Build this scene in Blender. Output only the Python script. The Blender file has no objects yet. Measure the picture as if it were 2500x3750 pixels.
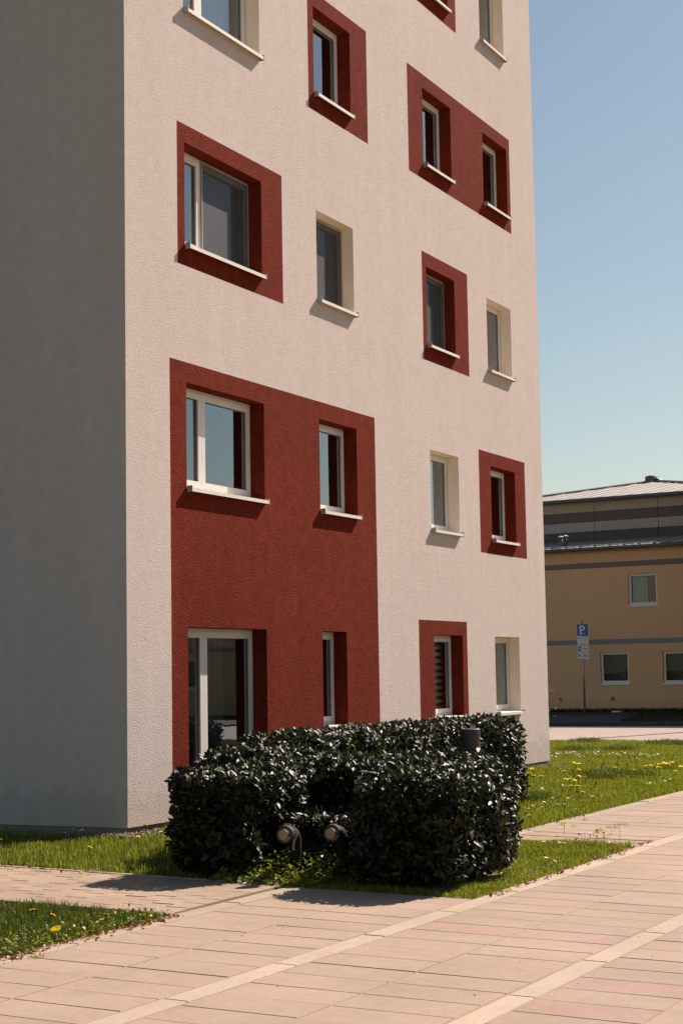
import bpy, bmesh, math, random
import numpy as np
from mathutils import Vector, Matrix

random.seed(7)
RNG = np.random.default_rng(11)
scene = bpy.context.scene
COL = scene.collection

# ------------------------------------------------------------------ camera
CAM_POS = Vector((-14.8885, -9.9830, 1.6427))
YAW, PITCH, ROLL = math.radians(26.5214), math.radians(5.4485), math.radians(-0.9678)
F_PX, CXP, CYP = 6154.48, 1250.0, 1875.0
FWD = Vector((math.cos(YAW) * math.cos(PITCH), math.sin(YAW) * math.cos(PITCH), math.sin(PITCH)))
_r = Vector((math.sin(YAW), -math.cos(YAW), 0.0)); _u = _r.cross(FWD)
RGT = _r * math.cos(ROLL) + _u * math.sin(ROLL)
UPV = -_r * math.sin(ROLL) + _u * math.cos(ROLL)
cd = bpy.data.cameras.new('camera'); cam = bpy.data.objects.new('camera', cd); COL.objects.link(cam)
cd.sensor_fit = 'VERTICAL'; cd.sensor_height = 36.0; cd.sensor_width = 24.0
cd.lens = F_PX * 36.0 / 3750.0
cd.clip_start = 0.1; cd.clip_end = 3000
cam.matrix_world = Matrix(((RGT.x, UPV.x, -FWD.x, CAM_POS.x), (RGT.y, UPV.y, -FWD.y, CAM_POS.y),
                           (RGT.z, UPV.z, -FWD.z, CAM_POS.z), (0, 0, 0, 1)))
scene.camera = cam

# ------------------------------------------------------------------ light
SUN = Vector((3.2, -1.0, 2.95)).normalized()
EL = math.asin(SUN.z); AZ = math.atan2(SUN.x, SUN.y)
world = bpy.data.worlds.new('World'); scene.world = world; world.use_nodes = True
wn, wl = world.node_tree.nodes, world.node_tree.links
wn.clear()
sky = wn.new('ShaderNodeTexSky'); sky.sky_type = 'NISHITA'; sky.sun_disc = False
sky.sun_elevation = EL; sky.sun_rotation = AZ
sky.altitude = 100; sky.air_density = 1.17; sky.dust_density = 0.7; sky.ozone_density = 0.7
tint = wn.new('ShaderNodeMix'); tint.data_type = 'RGBA'; tint.blend_type = 'MULTIPLY'
tint.inputs[0].default_value = 1.0; tint.inputs[7].default_value = (0.90, 0.885, 0.835, 1)
bg = wn.new('ShaderNodeBackground'); bg.inputs[1].default_value = 0.050
wo = wn.new('ShaderNodeOutputWorld')
wl.new(sky.outputs[0], tint.inputs[6]); wl.new(tint.outputs[2], bg.inputs[0]); wl.new(bg.outputs[0], wo.inputs[0])
sd = bpy.data.lights.new('sun', 'SUN'); sd.energy = 4.6; sd.angle = math.radians(0.5); sd.color = (1.0, 0.855, 0.76)
sun = bpy.data.objects.new('sun', sd); COL.objects.link(sun)
sun.rotation_euler = SUN.to_track_quat('Z', 'Y').to_euler(); sun.location = (10, -10, 30)
vs = scene.view_settings
vs.view_transform = 'Standard'; vs.look = 'None'; vs.gamma = 1.0; vs.use_curve_mapping = False
vs.exposure = 0.95
scene.cycles.max_bounces = 8; scene.cycles.transparent_max_bounces = 12
scene.cycles.use_denoising = True

# ------------------------------------------------------------------ helpers
def gz(y):
    """the ground falls two per cent away from the building"""
    return 0.016 * min(y, 0.0)

def depth_px(p):
    v = Vector(p) - CAM_POS; d = v.dot(FWD)
    if d < 0.2: return d, 1e9, 1e9
    return d, CXP + F_PX * v.dot(RGT) / d, CYP - F_PX * v.dot(UPV) / d

def in_view(p, m=120):
    d, x, y = depth_px(p)
    return d > 0.2 and -m < x < 2500 + m and -m < y < 3750 + m

class MB:
    def __init__(s): s.v = []; s.f = []; s.m = []
    def add(s, vs_, fs, mi=0):
        b = len(s.v); s.v += [tuple(v) for v in vs_]
        for f in fs: s.f.append(tuple(b + i for i in f)); s.m.append(mi)
        return s
    def quad(s, a, b, c, d, mi=0): return s.add([a, b, c, d], [(0, 1, 2, 3)], mi)
    def box(s, x0, x1, y0, y1, z0, z1, mi=0):
        return s.add([(x0, y0, z0), (x1, y0, z0), (x1, y1, z0), (x0, y1, z0), (x0, y0, z1), (x1, y0, z1), (x1, y1, z1), (x0, y1, z1)],
                     [(0, 3, 2, 1), (4, 5, 6, 7), (0, 1, 5, 4), (1, 2, 6, 5), (2, 3, 7, 6), (3, 0, 4, 7)], mi)
    def bbox(s, x0, x1, y0, y1, z0, z1, b=0.01, mi=0):
        """box whose upper edges are chamfered"""
        v = [(x0, y0, z0), (x1, y0, z0), (x1, y1, z0), (x0, y1, z0), (x0, y0, z1 - b), (x1, y0, z1 - b), (x1, y1, z1 - b), (x0, y1, z1 - b),
             (x0 + b, y0 + b, z1), (x1 - b, y0 + b, z1), (x1 - b, y1 - b, z1), (x0 + b, y1 - b, z1)]
        f = [(0, 1, 5, 4), (1, 2, 6, 5), (2, 3, 7, 6), (3, 0, 4, 7), (4, 5, 9, 8), (5, 6, 10, 9), (6, 7, 11, 10), (7, 4, 8, 11), (8, 9, 10, 11)]
        return s.add(v, f, mi)
    def tube(s, pts, r, n=12, mi=0, caps=True):
        pts = [Vector(p) for p in pts]; rs = r if isinstance(r, (list, tuple)) else [r] * len(pts)
        rings = []
        prev = None
        for i, p in enumerate(pts):
            t = (pts[min(i + 1, len(pts) - 1)] - pts[max(i - 1, 0)]).normalized()
            a = Vector((0, 0, 1)) if abs(t.z) < 0.9 else Vector((1, 0, 0))
            if prev is not None: a = prev
            e1 = (a - t * a.dot(t)).normalized(); e2 = t.cross(e1); prev = e1
            rings.append([p + e1 * (rs[i] * math.cos(2 * math.pi * k / n)) + e2 * (rs[i] * math.sin(2 * math.pi * k / n)) for k in range(n)])
        vsx = [q for ring in rings for q in ring]; fs = []
        for i in range(len(rings) - 1):
            for k in range(n):
                fs.append((i * n + k, i * n + (k + 1) % n, (i + 1) * n + (k + 1) % n, (i + 1) * n + k))
        if caps:
            fs.append(tuple(range(n - 1, -1, -1))); fs.append(tuple((len(rings) - 1) * n + k for k in range(n)))
        return s.add(vsx, fs, mi)
    def lathe(s, axis_o, axis_d, prof, n=20, mi=0):
        """prof: list of (distance along axis, radius)"""
        o = Vector(axis_o); d = Vector(axis_d).normalized()
        return s.tube([o + d * a for a, _ in prof], [r for _, r in prof], n, mi)
    def build(s, name, mats, parent=None, smooth=False):
        me = bpy.data.meshes.new(name); me.from_pydata(s.v, [], s.f)
        for m in (mats if isinstance(mats, (list, tuple)) else [mats]): me.materials.append(m)
        if any(s.m): me.polygons.foreach_set('material_index', s.m)
        if smooth: me.polygons.foreach_set('use_smooth', [True] * len(me.polygons))
        me.update()
        return link(name, me, parent)

def link(name, me, parent=None):
    o = bpy.data.objects.new(name, me); COL.objects.link(o)
    if parent is not None: o.parent = parent
    return o
def empty(name, loc=(0, 0, 0), rz=0.0):
    o = bpy.data.objects.new(name, None); COL.objects.link(o); o.location = loc; o.rotation_euler = (0, 0, rz); o.empty_display_size = 0.2
    return o
def tag(o, label=None, cat=None, group=None, kind=None):
    if label: o['label'] = label
    if cat: o['category'] = cat
    if group: o['group'] = group
    if kind: o['kind'] = kind
    return o
def np_mesh(name, V, Fq, mat, attr=None, parent=None, smooth=False):
    """V (n,3), Fq (m,k) faces of equal size, attr: dict name -> (n,) floats"""
    me = bpy.data.meshes.new(name); n = len(V); m, k = Fq.shape
    me.vertices.add(n); me.vertices.foreach_set('co', np.asarray(V, np.float32).ravel())
    me.loops.add(m * k); me.loops.foreach_set('vertex_index', Fq.astype(np.int32).ravel())
    me.polygons.add(m); me.polygons.foreach_set('loop_start', (np.arange(m) * k).astype(np.int32))
    me.polygons.foreach_set('loop_total', np.full(m, k, np.int32))
    if smooth: me.polygons.foreach_set('use_smooth', np.ones(m, bool))
    me.materials.append(mat); me.update(calc_edges=True)
    for a, val in (attr or {}).items():
        at = me.attributes.new(a, 'FLOAT', 'POINT'); at.data.foreach_set('value', np.asarray(val, np.float32))
    return link(name, me, parent)

# ------------------------------------------------------------------ materials
class NT:
    def __init__(s, name):
        s.mat = bpy.data.materials.new(name); s.mat.use_nodes = True
        s.n, s.l = s.mat.node_tree.nodes, s.mat.node_tree.links; s.n.clear()
        s.out = s.n.new('ShaderNodeOutputMaterial'); s.b = s.n.new('ShaderNodeBsdfPrincipled'); s.l.new(s.b.outputs[0], s.out.inputs[0])
    def node(s, t, **kw):
        nd = s.n.new(t)
        for k, v in kw.items():
            if isinstance(k, str) and hasattr(nd, k): setattr(nd, k, v)
        return nd
    def coord(s, kind='Object'):
        return s.node('ShaderNodeTexCoord').outputs[kind]
    def mapping(s, vec, scale=(1, 1, 1), loc=(0, 0, 0)):
        m = s.node('ShaderNodeMapping'); s.l.new(vec, m.inputs[0]); m.inputs[1].default_value = loc; m.inputs[3].default_value = scale
        return m.outputs[0]
    def noise(s, vec, scale, detail=3, rough=0.55):
        t = s.node('ShaderNodeTexNoise'); s.l.new(vec, t.inputs['Vector']); t.inputs['Scale'].default_value = scale
        t.inputs['Detail'].default_value = detail; t.inputs['Roughness'].default_value = rough
        return t.outputs['Fac']
    def voro(s, vec, scale, feature='F1'):
        t = s.node('ShaderNodeTexVoronoi', feature=feature); s.l.new(vec, t.inputs['Vector']); t.inputs['Scale'].default_value = scale
        return t
    def ramp(s, fac, stops):
        r = s.node('ShaderNodeValToRGB'); s.l.new(fac, r.inputs[0]); e = r.color_ramp.elements
        while len(e) > 1: e.remove(e[-1])
        e[0].position = stops[0][0]; e[0].color = (*stops[0][1], 1)
        for p, c in stops[1:]:
            x = e.new(p); x.color = (*c, 1)
        return r.outputs[0]
    def mix(s, fac, a, b, blend='MIX'):
        m = s.node('ShaderNodeMix', data_type='RGBA', blend_type=blend)
        for sock, v in ((m.inputs[0], fac), (m.inputs[6], a), (m.inputs[7], b)):
            if hasattr(v, 'is_linked') or hasattr(v, 'links'): s.l.new(v, sock)
            elif isinstance(v, (int, float)): sock.default_value = v
            else: sock.default_value = (*v, 1)
        return m.outputs[2]
    def math(s, op, a, b=None):
        m = s.node('ShaderNodeMath', operation=op)
        for sock, v in ((m.inputs[0], a), (m.inputs[1], b)):
            if v is None: continue
            if isinstance(v, (int, float)): sock.default_value = v
            else: s.l.new(v, sock)
        return m.outputs[0]
    def bump(s, h, strength=0.5, dist=0.01):
        b = s.node('ShaderNodeBump'); s.l.new(h, b.inputs['Height']); b.inputs['Strength'].default_value = strength; b.inputs['Distance'].default_value = dist
        s.l.new(b.outputs[0], s.b.inputs['Normal']); return b
    def set(s, **kw):
        for k, v in kw.items():
            i = s.b.inputs[k.replace('_', ' ')]
            if isinstance(v, (int, float)): i.default_value = v
            elif isinstance(v, tuple): i.default_value = (*v, 1) if len(v) == 3 else v
            else: s.l.new(v, i)
        return s

def sc(c, k): return tuple(x * k for x in c)

def plaster(name, col, var=0.12, streak=0.10, fine_lo=0.50, bump=1.0, dist=0.008, grain=115):
    m = NT(name); o = m.coord()
    big = m.noise(o, 0.7, 4); st = m.noise(m.mapping(o, (1.6, 1.6, 0.10)), 2.2, 4); fine = m.noise(o, grain * 0.9, 3, 0.7)
    base = m.ramp(big, [(0.25, sc(col, 1 - var)), (0.75, sc(col, 1 + var * 0.5))])
    base = m.mix(m.math('MULTIPLY', st, 1.0), base, m.ramp(st, [(0.3, sc(col, 1 - streak * 1.4)), (0.7, sc(col, 1 + streak * 0.4))]))
    base = m.mix(0.55, base, m.ramp(fine, [(0.32, (fine_lo, fine_lo, fine_lo)), (0.62, (1.20, 1.20, 1.20))]), 'MULTIPLY')
    mid = m.noise(o, 6.5, 5, 0.65)
    base = m.mix(min(1.0, var * 5), base, m.ramp(mid, [(0.3, (0.74, 0.74, 0.74)), (0.7, (1.12, 1.12, 1.12))]), 'MULTIPLY')
    v = m.voro(o, grain); v2 = m.noise(o, grain * 0.62, 4, 0.7)
    h = m.math('ADD', m.math('MULTIPLY', v.outputs['Distance'], 0.7), m.math('MULTIPLY', v2, 0.9))
    sep = m.node('ShaderNodeSeparateXYZ'); m.l.new(o, sep.inputs[0])
    spl = m.math('MULTIPLY', m.math('SUBTRACT', m.noise(o, 5.0, 5, 0.7), m.math('MULTIPLY', sep.outputs[2], 1.1)), 2.2)
    spl = m.math('MAXIMUM', m.math('MINIMUM', spl, 0.22), 0.0)      # soil splashed up in uneven patches
    base = m.mix(spl, base, sc((0.30, 0.25, 0.18), 1.0))
    m.bump(h, bump, dist); m.set(Base_Color=base, Roughness=0.92); m.b.inputs['Specular IOR Level'].default_value = 0.04
    return m.mat

def plain(name, col, rough=0.5, metal=0.0, var=0.06, spec=0.5, scale=9, bump=0.0):
    m = NT(name); o = m.coord(); n = m.noise(o, scale, 4)
    m.set(Base_Color=m.ramp(n, [(0.3, sc(col, 1 - var)), (0.7, sc(col, 1 + var))]), Roughness=rough, Metallic=metal)
    m.b.inputs['Specular IOR Level'].default_value = spec
    if bump: m.bump(m.noise(o, scale * 8, 4), 0.6, bump)
    return m.mat

BEIGE = (0.69, 0.588, 0.538)
RED = (0.212, 0.032, 0.016)
M = {}
M['beige'] = plaster('beige_plaster', BEIGE, var=0.05, streak=0.06)
M['red'] = plaster('red_plaster', RED, var=0.22, streak=0.16, fine_lo=0.18, grain=66, dist=0.012)
M['reveal'] = plaster('cream_smooth_reveal', (0.83, 0.71, 0.585), var=0.04, streak=0.03, fine_lo=0.85, bump=0.3, dist=0.003)
M['plinth'] = plaster('plinth_plaster', (0.36, 0.32, 0.27))
M['pvc'] = plain('white_window_plastic', (0.72, 0.68, 0.63), 0.35, var=0.03)
M['sill'] = plain('off_white_sill_metal', (0.78, 0.72, 0.64), 0.45, var=0.03, spec=0.4)
M['sillcap'] = plain('grey_sill_end', (0.42, 0.38, 0.34), 0.6, var=0.05)
M['gasket'] = plain('dark_gasket', (0.16, 0.15, 0.14), 0.6)
M['interior'] = plain('dark_interior', (0.10, 0.09, 0.08), 0.9)
M['floor_in'] = plain('interior_floor', (0.16, 0.12, 0.09), 0.7)
M['roof_flat'] = plain('flat_roof_felt', (0.10, 0.10, 0.10), 0.9)
M['steel'] = plain('galvanised_steel', (0.34, 0.33, 0.32), 0.45, 0.7, 0.12, bump=0.0)
M['dark_metal'] = plain('dark_powder_coat', (0.026, 0.024, 0.023), 0.5, 0.0, 0.12)
M['handle'] = plain('white_handle', (0.75, 0.72, 0.68), 0.3)

def glass(name, k=2.3, add=0.10, tintc=(0.80, 0.86, 0.84)):
    m = NT(name); m.n.remove(m.b)
    g = m.node('ShaderNodeBsdfGlossy'); g.inputs['Roughness'].default_value = 0.012; g.inputs['Color'].default_value = (0.76, 0.87, 0.97, 1)
    t = m.node('ShaderNodeBsdfTransparent'); t.inputs[0].default_value = (*tintc, 1)
    f = m.node('ShaderNodeFresnel'); f.inputs[0].default_value = 1.5
    fac = m.math('MINIMUM', m.math('ADD', m.math('MULTIPLY', f.outputs[0], k), add), 0.85)
    o = m.coord(); w = m.noise(o, 1.3, 2); b = m.node('ShaderNodeBump'); m.l.new(w, b.inputs['Height']); b.inputs['Strength'].default_value = 0.12; b.inputs['Distance'].default_value = 0.01
    m.l.new(b.outputs[0], g.inputs['Normal'])
    x = m.node('ShaderNodeMixShader'); m.l.new(fac, x.inputs[0]); m.l.new(t.outputs[0], x.inputs[1]); m.l.new(g.outputs[0], x.inputs[2]); m.l.new(x.outputs[0], m.out.inputs[0])
    return m.mat
M['glass'] = glass('coated_window_glass')
M['glass_old'] = glass('plain_window_glass', 0.9, 0.0)

def screen():
    m = NT('fly_screen_mesh'); t = m.node('ShaderNodeBsdfTransparent'); x = m.node('ShaderNodeMixShader'); x.inputs[0].default_value = 0.66
    m.set(Base_Color=(0.03, 0.03, 0.03), Roughness=0.6); m.l.new(t.outputs[0], x.inputs[1]); m.l.new(m.b.outputs[0], x.inputs[2]); m.l.new(x.outputs[0], m.out.inputs[0]); return m.mat
M['screen'] = screen(); M['screen_frame'] = plain('grey_screen_frame', (0.30, 0.27, 0.24), 0.5)
def cloth(name, col):
    m = NT(name); o = m.coord()
    n = m.noise(m.mapping(o, (14, 14, 0.4)), 3, 3)
    m.set(Base_Color=m.ramp(n, [(0.3, sc(col, 0.8)), (0.7, col)]), Roughness=0.95); return m.mat
M['curtain'] = cloth('sheer_curtain', (0.50, 0.48, 0.44))
M['curtain_dark'] = cloth('dark_curtain', (0.16, 0.15, 0.13))
M['blind_light'] = cloth('light_blind', (0.60, 0.54, 0.46))
M['curtain_green'] = cloth('green_curtain', (0.55, 0.58, 0.46))
M['curtain_red'] = cloth('red_curtain', (0.55, 0.22, 0.20))

# ------------------------------------------------------------------ the setting
def ground_mat():
    m = NT('soil_and_grass'); o = m.coord()
    a = m.noise(o, 3.2, 6, 0.65); b = m.noise(o, 38, 4, 0.7)
    c = m.ramp(a, [(0.3, (0.030, 0.036, 0.010)), (0.55, (0.052, 0.066, 0.015)), (0.75, (0.085, 0.078, 0.030))])
    c = m.mix(0.6, c, m.ramp(b, [(0.3, (0.5, 0.5, 0.5)), (0.7, (1.25, 1.25, 1.2))]), 'MULTIPLY')
    m.set(Base_Color=c, Roughness=1.0); m.b.inputs['Specular IOR Level'].default_value = 0.05
    m.bump(m.math('ADD', a, b), 0.8, 0.03); return m.mat
M['ground'] = ground_mat()
# ground sheet with the fall built in (fold at the building line)
mb = MB()
for (y0, y1) in ((-400, -60), (-60, 0), (0, 600)):
    mb.quad((-400, y0, gz(max(y0, -60)) - 0.06), (900, y0, gz(max(y0, -60)) - 0.06), (900, y1, gz(max(y1, -60)) - 0.06), (-400, y1, gz(max(y1, -60)) - 0.06))
g = mb.build('ground', M['ground']); tag(g, kind='structure')

def stone_mat(name, col, var=0.10, grain=160, joint=False, moss=0.0):
    m = NT(name); o = m.coord()
    inf = m.node('ShaderNodeObjectInfo'); r = inf.outputs['Random']
    geo = m.node('ShaderNodeNewGeometry').outputs['Position']
    tone = m.ramp(r, [(0.0, sc(col, 1 - var)), (0.5, col), (1.0, sc(col, 1 + var))])
    big = m.noise(geo, 1.4, 5, 0.6); fine = m.noise(geo, grain, 2, 0.8); mid = m.noise(geo, 14, 4, 0.65)
    c = m.mix(0.5, tone, m.ramp(big, [(0.3, (0.72, 0.71, 0.69)), (0.7, (1.08, 1.07, 1.06))]), 'MULTIPLY')
    c = m.mix(0.5, c, m.ramp(mid, [(0.3, (0.86, 0.85, 0.83)), (0.68, (1.06, 1.06, 1.06))]), 'MULTIPLY')
    c = m.mix(0.8, c, m.ramp(fine, [(0.28, (0.70, 0.69, 0.67)), (0.5, (1, 1, 1)), (0.72, (1.25, 1.25, 1.25))]), 'MULTIPLY')
    m.set(Base_Color=c, Roughness=0.88); m.b.inputs['Specular IOR Level'].default_value = 0.25
    m.bump(fine, 0.35, 0.003); return m.mat
M['slab'] = stone_mat('beige_concrete_slab', (0.35, 0.262, 0.195), 0.045)
M['slab_red'] = stone_mat('reddish_concrete_slab', (0.36, 0.243, 0.192), 0.06)
M['band'] = stone_mat('pale_edging_stone', (0.44, 0.345, 0.262), 0.06, 130)
M['paver'] = stone_mat('beige_brick_paver', (0.35, 0.258, 0.186), 0.09)
M['kerb'] = stone_mat('kerb_stone', (0.37, 0.295, 0.22), 0.08, 120)
M['road'] = stone_mat('pale_road_concrete', (0.36, 0.295, 0.245), 0.05, 90)
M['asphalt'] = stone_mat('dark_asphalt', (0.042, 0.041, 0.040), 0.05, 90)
M['soil'] = stone_mat('dark_soil', (0.035, 0.030, 0.022), 0.1, 40)
def joint_mat():
    m = NT('sandy_mossy_joint'); geo = m.node('ShaderNodeNewGeometry').outputs['Position']
    n = m.noise(geo, 2.2, 5, 0.7); f = m.noise(geo, 60, 3)
    c = m.ramp(n, [(0.35, (0.26, 0.19, 0.125)), (0.55, (0.32, 0.245, 0.14)), (0.7, (0.23, 0.21, 0.075))])
    c = m.mix(0.5, c, m.ramp(f, [(0.3, (0.6, 0.6, 0.6)), (0.7, (1.2, 1.2, 1.2))]), 'MULTIPLY')
    m.set(Base_Color=c, Roughness=1.0); return m.mat
M['joint'] = joint_mat()

# the walkway: a joint bed with slabs, edging bands and kerbs on it, turned one degree
WROT = -0.018; WREF = (-5.0, -5.0)
SL = 0.016
def wpt(u, v):   # walkway coordinates -> world (u along, v across)
    c, s = math.cos(WROT), math.sin(WROT)
    return (WREF[0] + c * u - s * v, WREF[1] + s * u + c * v)
def wuv(x, y):
    c, s = math.cos(WROT), math.sin(WROT); dx, dy = x - WREF[0], y - WREF[1]
    return (c * dx + s * dy, -s * dx + c * dy)
mb = MB()
def sheet(mb, pts, dz, mi=0):
    mb.add([(x, y, gz(y) + dz) for x, y in pts], [tuple(range(len(pts)))], mi)
sheet(mb, [wpt(-6, 1.45), wpt(-6, -8), wpt(30, -8), wpt(30, 1.45)], -0.0055)
walk = mb.build('walkway', M['joint']); tag(walk, kind='structure')
TILT = math.atan(0.016)
def slab_mesh(name, lx, ly, mat, b=0.004, th=0.05, seed=0):
    m = MB(); rr = random.Random(seed)
    m.bbox(-lx / 2, lx / 2, -ly / 2, ly / 2, -th, 0, b)
    me_o = m.build(name, mat); me = me_o.data; bpy.data.objects.remove(me_o); return me
PER = 0.352; GAP = 0.005
slab_me = [slab_mesh('slab', PER - GAP, 0.70 - 0.006, M['slab']), slab_mesh('slab', PER - GAP, 0.70 - 0.006, M['slab_red'])]
band_me = slab_mesh('edging_stone', 1.18 - 0.006, 0.155, M['band'], 0.006)
kerb_me = slab_mesh('kerb_stone', 1.0 - 0.008, 0.14, M['kerb'], 0.008, 0.12)
def lay(me, name, u, v, dz, parent, jit=1.0):
    x, y = wpt(u, v); o = link(name, me, parent)
    o.location = (x, y, gz(y) + dz + random.uniform(-.0015, .0015) * jit)
    o.rotation_euler = (TILT + random.uniform(-.003, .003) * jit, random.uniform(-.003, .003) * jit, WROT + random.uniform(-.002, .002) * jit)
    return o
def in_bed(x, y): return -2.92 < x < 1.55 and y > -5.06
# columns across (centre v relative to the reference, joint phase along)
V0 = 0.0
cols = [(1.06, -0.36), (0.345, -0.36), (-0.545, -0.44), (-1.255, -0.44), (-2.14, -0.50), (-2.845, -0.50), (-3.72, -0.45), (-4.43, -0.45)]
REDS = {2: [0.81, 6.35], 3: [0.81, 6.35], 4: [-1.38, -0.67], 5: [-1.74, -0.32, 1.8], 1: [2.28, 6.6], 0: [9.3], 6: [0.3], 7: [0.3]}
cand = []
for ci, (v, ph) in enumerate(cols):
    for k in range(-14, 70):
        u = ph + (k + 0.5) * PER
        x, y = wpt(u, v)
        if in_bed(x, y + 0.2) and ci < 2 and x < 1.55 - 0.0: continue
        red = any(abs(u - r) < PER * 0.55 for r in REDS.get(ci, [])) or (ci < 2 and -3.25 < x < -2.92 and ci == 1)
        if ci == 0 and x < -2.6 and False: continue
        if not in_view((x, y, gz(y)), 260): continue
        cand.append((depth_px((x, y, gz(y)))[0], u, v, red))
cand.sort()
rest = MB()
for i, (d, u, v, red) in enumerate(cand):
    if i < 300: lay(slab_me[1 if red else 0], 'slab', u, v, 0.0, walk)
    else:
        x, y = wpt(u, v); hx, hy = (PER - GAP) / 2, 0.347
        cs = [wpt(u - hx, v - hy), wpt(u + hx, v - hy), wpt(u + hx, v + hy), wpt(u - hx, v + hy)]
        b = len(rest.v); rest.add([(a, c2, gz(c2) - 0.05) for a, c2 in cs] + [(a, c2, gz(c2)) for a, c2 in cs], [(4, 5, 6, 7), (0, 1, 5, 4), (1, 2, 6, 5), (2, 3, 7, 6), (3, 0, 4, 7)], 1 if red else 0)
if rest.v: tag(rest.build('distant_slabs', [M['slab'], M['slab_red']], walk), kind='stuff')
for v, ph in ((-0.105, -0.93), (-1.705, -1.18), (-3.28, -0.6)):
    for k in range(-6, 24):
        u = ph + (k + 0.5) * 1.18; x, y = wpt(u, v)
        if in_view((x, y, gz(y)), 300): lay(band_me, 'edging_stone', u, v, 0.003, walk, 0.7)
for k in range(-6, 28):
    u = 0.1 + (k + 0.5) * 1.0; x, y = wpt(u, 1.495)
    if in_view((x, y, gz(y)), 300) and not (-2.92 < x < 1.3): lay(kerb_me, 'kerb_stone', u, 1.495, 0.004, walk, 1.2)

# the side path of brick pavers, running back along the gable
mb = MB(); sheet(mb, [(-4.72, -3.44), (-2.86, -3.44), (-2.66, 14), (-4.52, 14)], -0.022)
sp = mb.build('side_path', M['joint']); tag(sp, kind='structure')
pv_me = slab_mesh('paver', 0.232 - 0.005, 0.198 - 0.005, M['paver'], 0.004)
pv_half = slab_mesh('paver', 0.116 - 0.005, 0.198 - 0.005, M['paver'], 0.004)
edge_me = slab_mesh('edging_stone', 0.06, 0.99, M['kerb'], 0.006)
PROT = 0.016
pcand = []
for j in range(0, 60):
    yc = -3.36 + (j + 0.5) * 0.198
    off = 0.116 if j % 2 else 0.0
    for i in range(0, 8):
        xc = -4.52 + 0.06 + (i + 0.5) * 0.232 - off
        me = pv_me
        if i == 0 and off: me = pv_half; xc += 0.058
        if i == 7:
            if not off: continue
            me = pv_half; xc -= 0.058
        x = xc - 0.0 + 0.012 * (yc + 3.4); y = yc
        if in_view((x, y, 0), 160): pcand.append((depth_px((x, y, 0))[0], x, y, me))
pcand.sort(key=lambda t: t[0])
for d, x, y, me in pcand[:300]:
    o = link('paver', me, sp); o.location = (x, y, gz(y) + random.uniform(-.002, .002))
    o.rotation_euler = (TILT + random.uniform(-.006, .006), random.uniform(-.006, .006), -0.012 + random.uniform(-.006, .006))
for k in range(0, 10):
    for xe in (-4.50, -2.80):
        y = -3.40 + (k + 0.5) * 1.0; x = xe + 0.012 * (y + 3.4)
        if in_view((x, y, 0), 200):
            o = link('edging_stone', edge_me, sp); o.location = (x, y, gz(y) + 0.004); o.rotation_euler = (TILT, 0, -0.012)

# the paved square on the viewer's side, beyond the walkway
mb = MB(); sheet(mb, [(-60, -60), (22, -60), (22, -12.9), (-60, -12.9)], -0.012)
o = mb.build('plaza', M['slab']); tag(o, kind='structure')
mb = MB(); sheet(mb, [(-80, -12.9), (-9.2, -12.9), (-9.2, 60), (-80, 60)], -0.012)  # unseen paving added to bounce warm sunlight onto the gable
mb.build('added_bounce_paving', M['slab'], o)
# road, shaded asphalt and soil strip by the yellow building
mb = MB(); mb.box(22.0, 31.35, -40, 60, -0.3, 0.0)
o = mb.build('road', M['road']); tag(o, kind='structure')
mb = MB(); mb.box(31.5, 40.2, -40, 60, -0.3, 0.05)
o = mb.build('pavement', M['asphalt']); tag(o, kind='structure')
for k in range(30):
    y0 = -12 + k * 1.0
    mb = MB(); mb.bbox(31.36, 31.5, y0, y0 + 0.99, -0.2, 0.09, 0.012)
    mb.build('kerb_stone', M['asphalt'], o)
mb = MB(); mb.box(40.2, 60, -60, 80, -0.3, 0.02)
o = mb.build('planting_strip', M['soil']); tag(o, kind='structure')

# ------------------------------------------------------------------ apartment building
L = [1.22, 4.505, 8.117, 10.58]; R = [3.026, 5.615, 9.222, 11.691]
TOPZ = lambda k: 2.178 if k == 0 else 4.955 + (k - 1) * 2.8
BOTZ = lambda k: 0.945 if k == 0 else 3.745 + (k - 1) * 2.8
XE, YD, ZR = 13.045, 11.2, 15.2
PANELS = [  # painted red areas x0,x1,z0,z1
    (0.875, 6.20, 0.06, 5.185), (1.062, 3.563, 6.305, 7.970), (4.345, 6.155, 9.11, 10.765), (7.963, 9.765, 6.305, 7.970),
    (7.562, 11.835, 9.105, 10.768), (10.07, 12.172, 3.515, 5.175), (7.57, 9.41, 0.06, 2.39), (7.74, 9.54, 11.889, 13.57)]
OPEN = {}
for k in range(5):
    for c in range(4):
        z0 = BOTZ(k); x1 = R[c]
        if k == 0 and c == 0: z0 = 0.12
        if k == 0 and c == 1: x1 = 5.211
        OPEN[(k, c)] = (L[c], x1, z0, TOPZ(k))
def panel_of(x, z):
    for i, p in enumerate(PANELS):
        if p[0] < x < p[1] and p[2] < z < p[3]: return i
    return -1
apt = empty('apartment_building'); tag(apt, 'tall beige rendered apartment block with red painted window surrounds behind the hedge', 'apartment building')
xs = sorted({0.0, XE} | {v for p in PANELS for v in p[:2]} | {v for q in OPEN.values() for v in q[:2]})
zs = sorted({0.06, ZR} | {v for p in PANELS for v in p[2:]} | {v for q in OPEN.values() for v in q[2:]})
parts = {i: MB() for i in range(-1, len(PANELS))}
for i in range(len(xs) - 1):
    for j in range(len(zs) - 1):
        xc, zc = (xs[i] + xs[i + 1]) / 2, (zs[j] + zs[j + 1]) / 2
        if any(a < xc < b and c < zc < d for a, b, c, d in OPEN.values()): continue
        parts[panel_of(xc, zc)].quad((xs[i], 0, zs[j]), (xs[i + 1], 0, zs[j]), (xs[i + 1], 0, zs[j + 1]), (xs[i], 0, zs[j + 1]))
DR = 0.30
reveals = []
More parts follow.
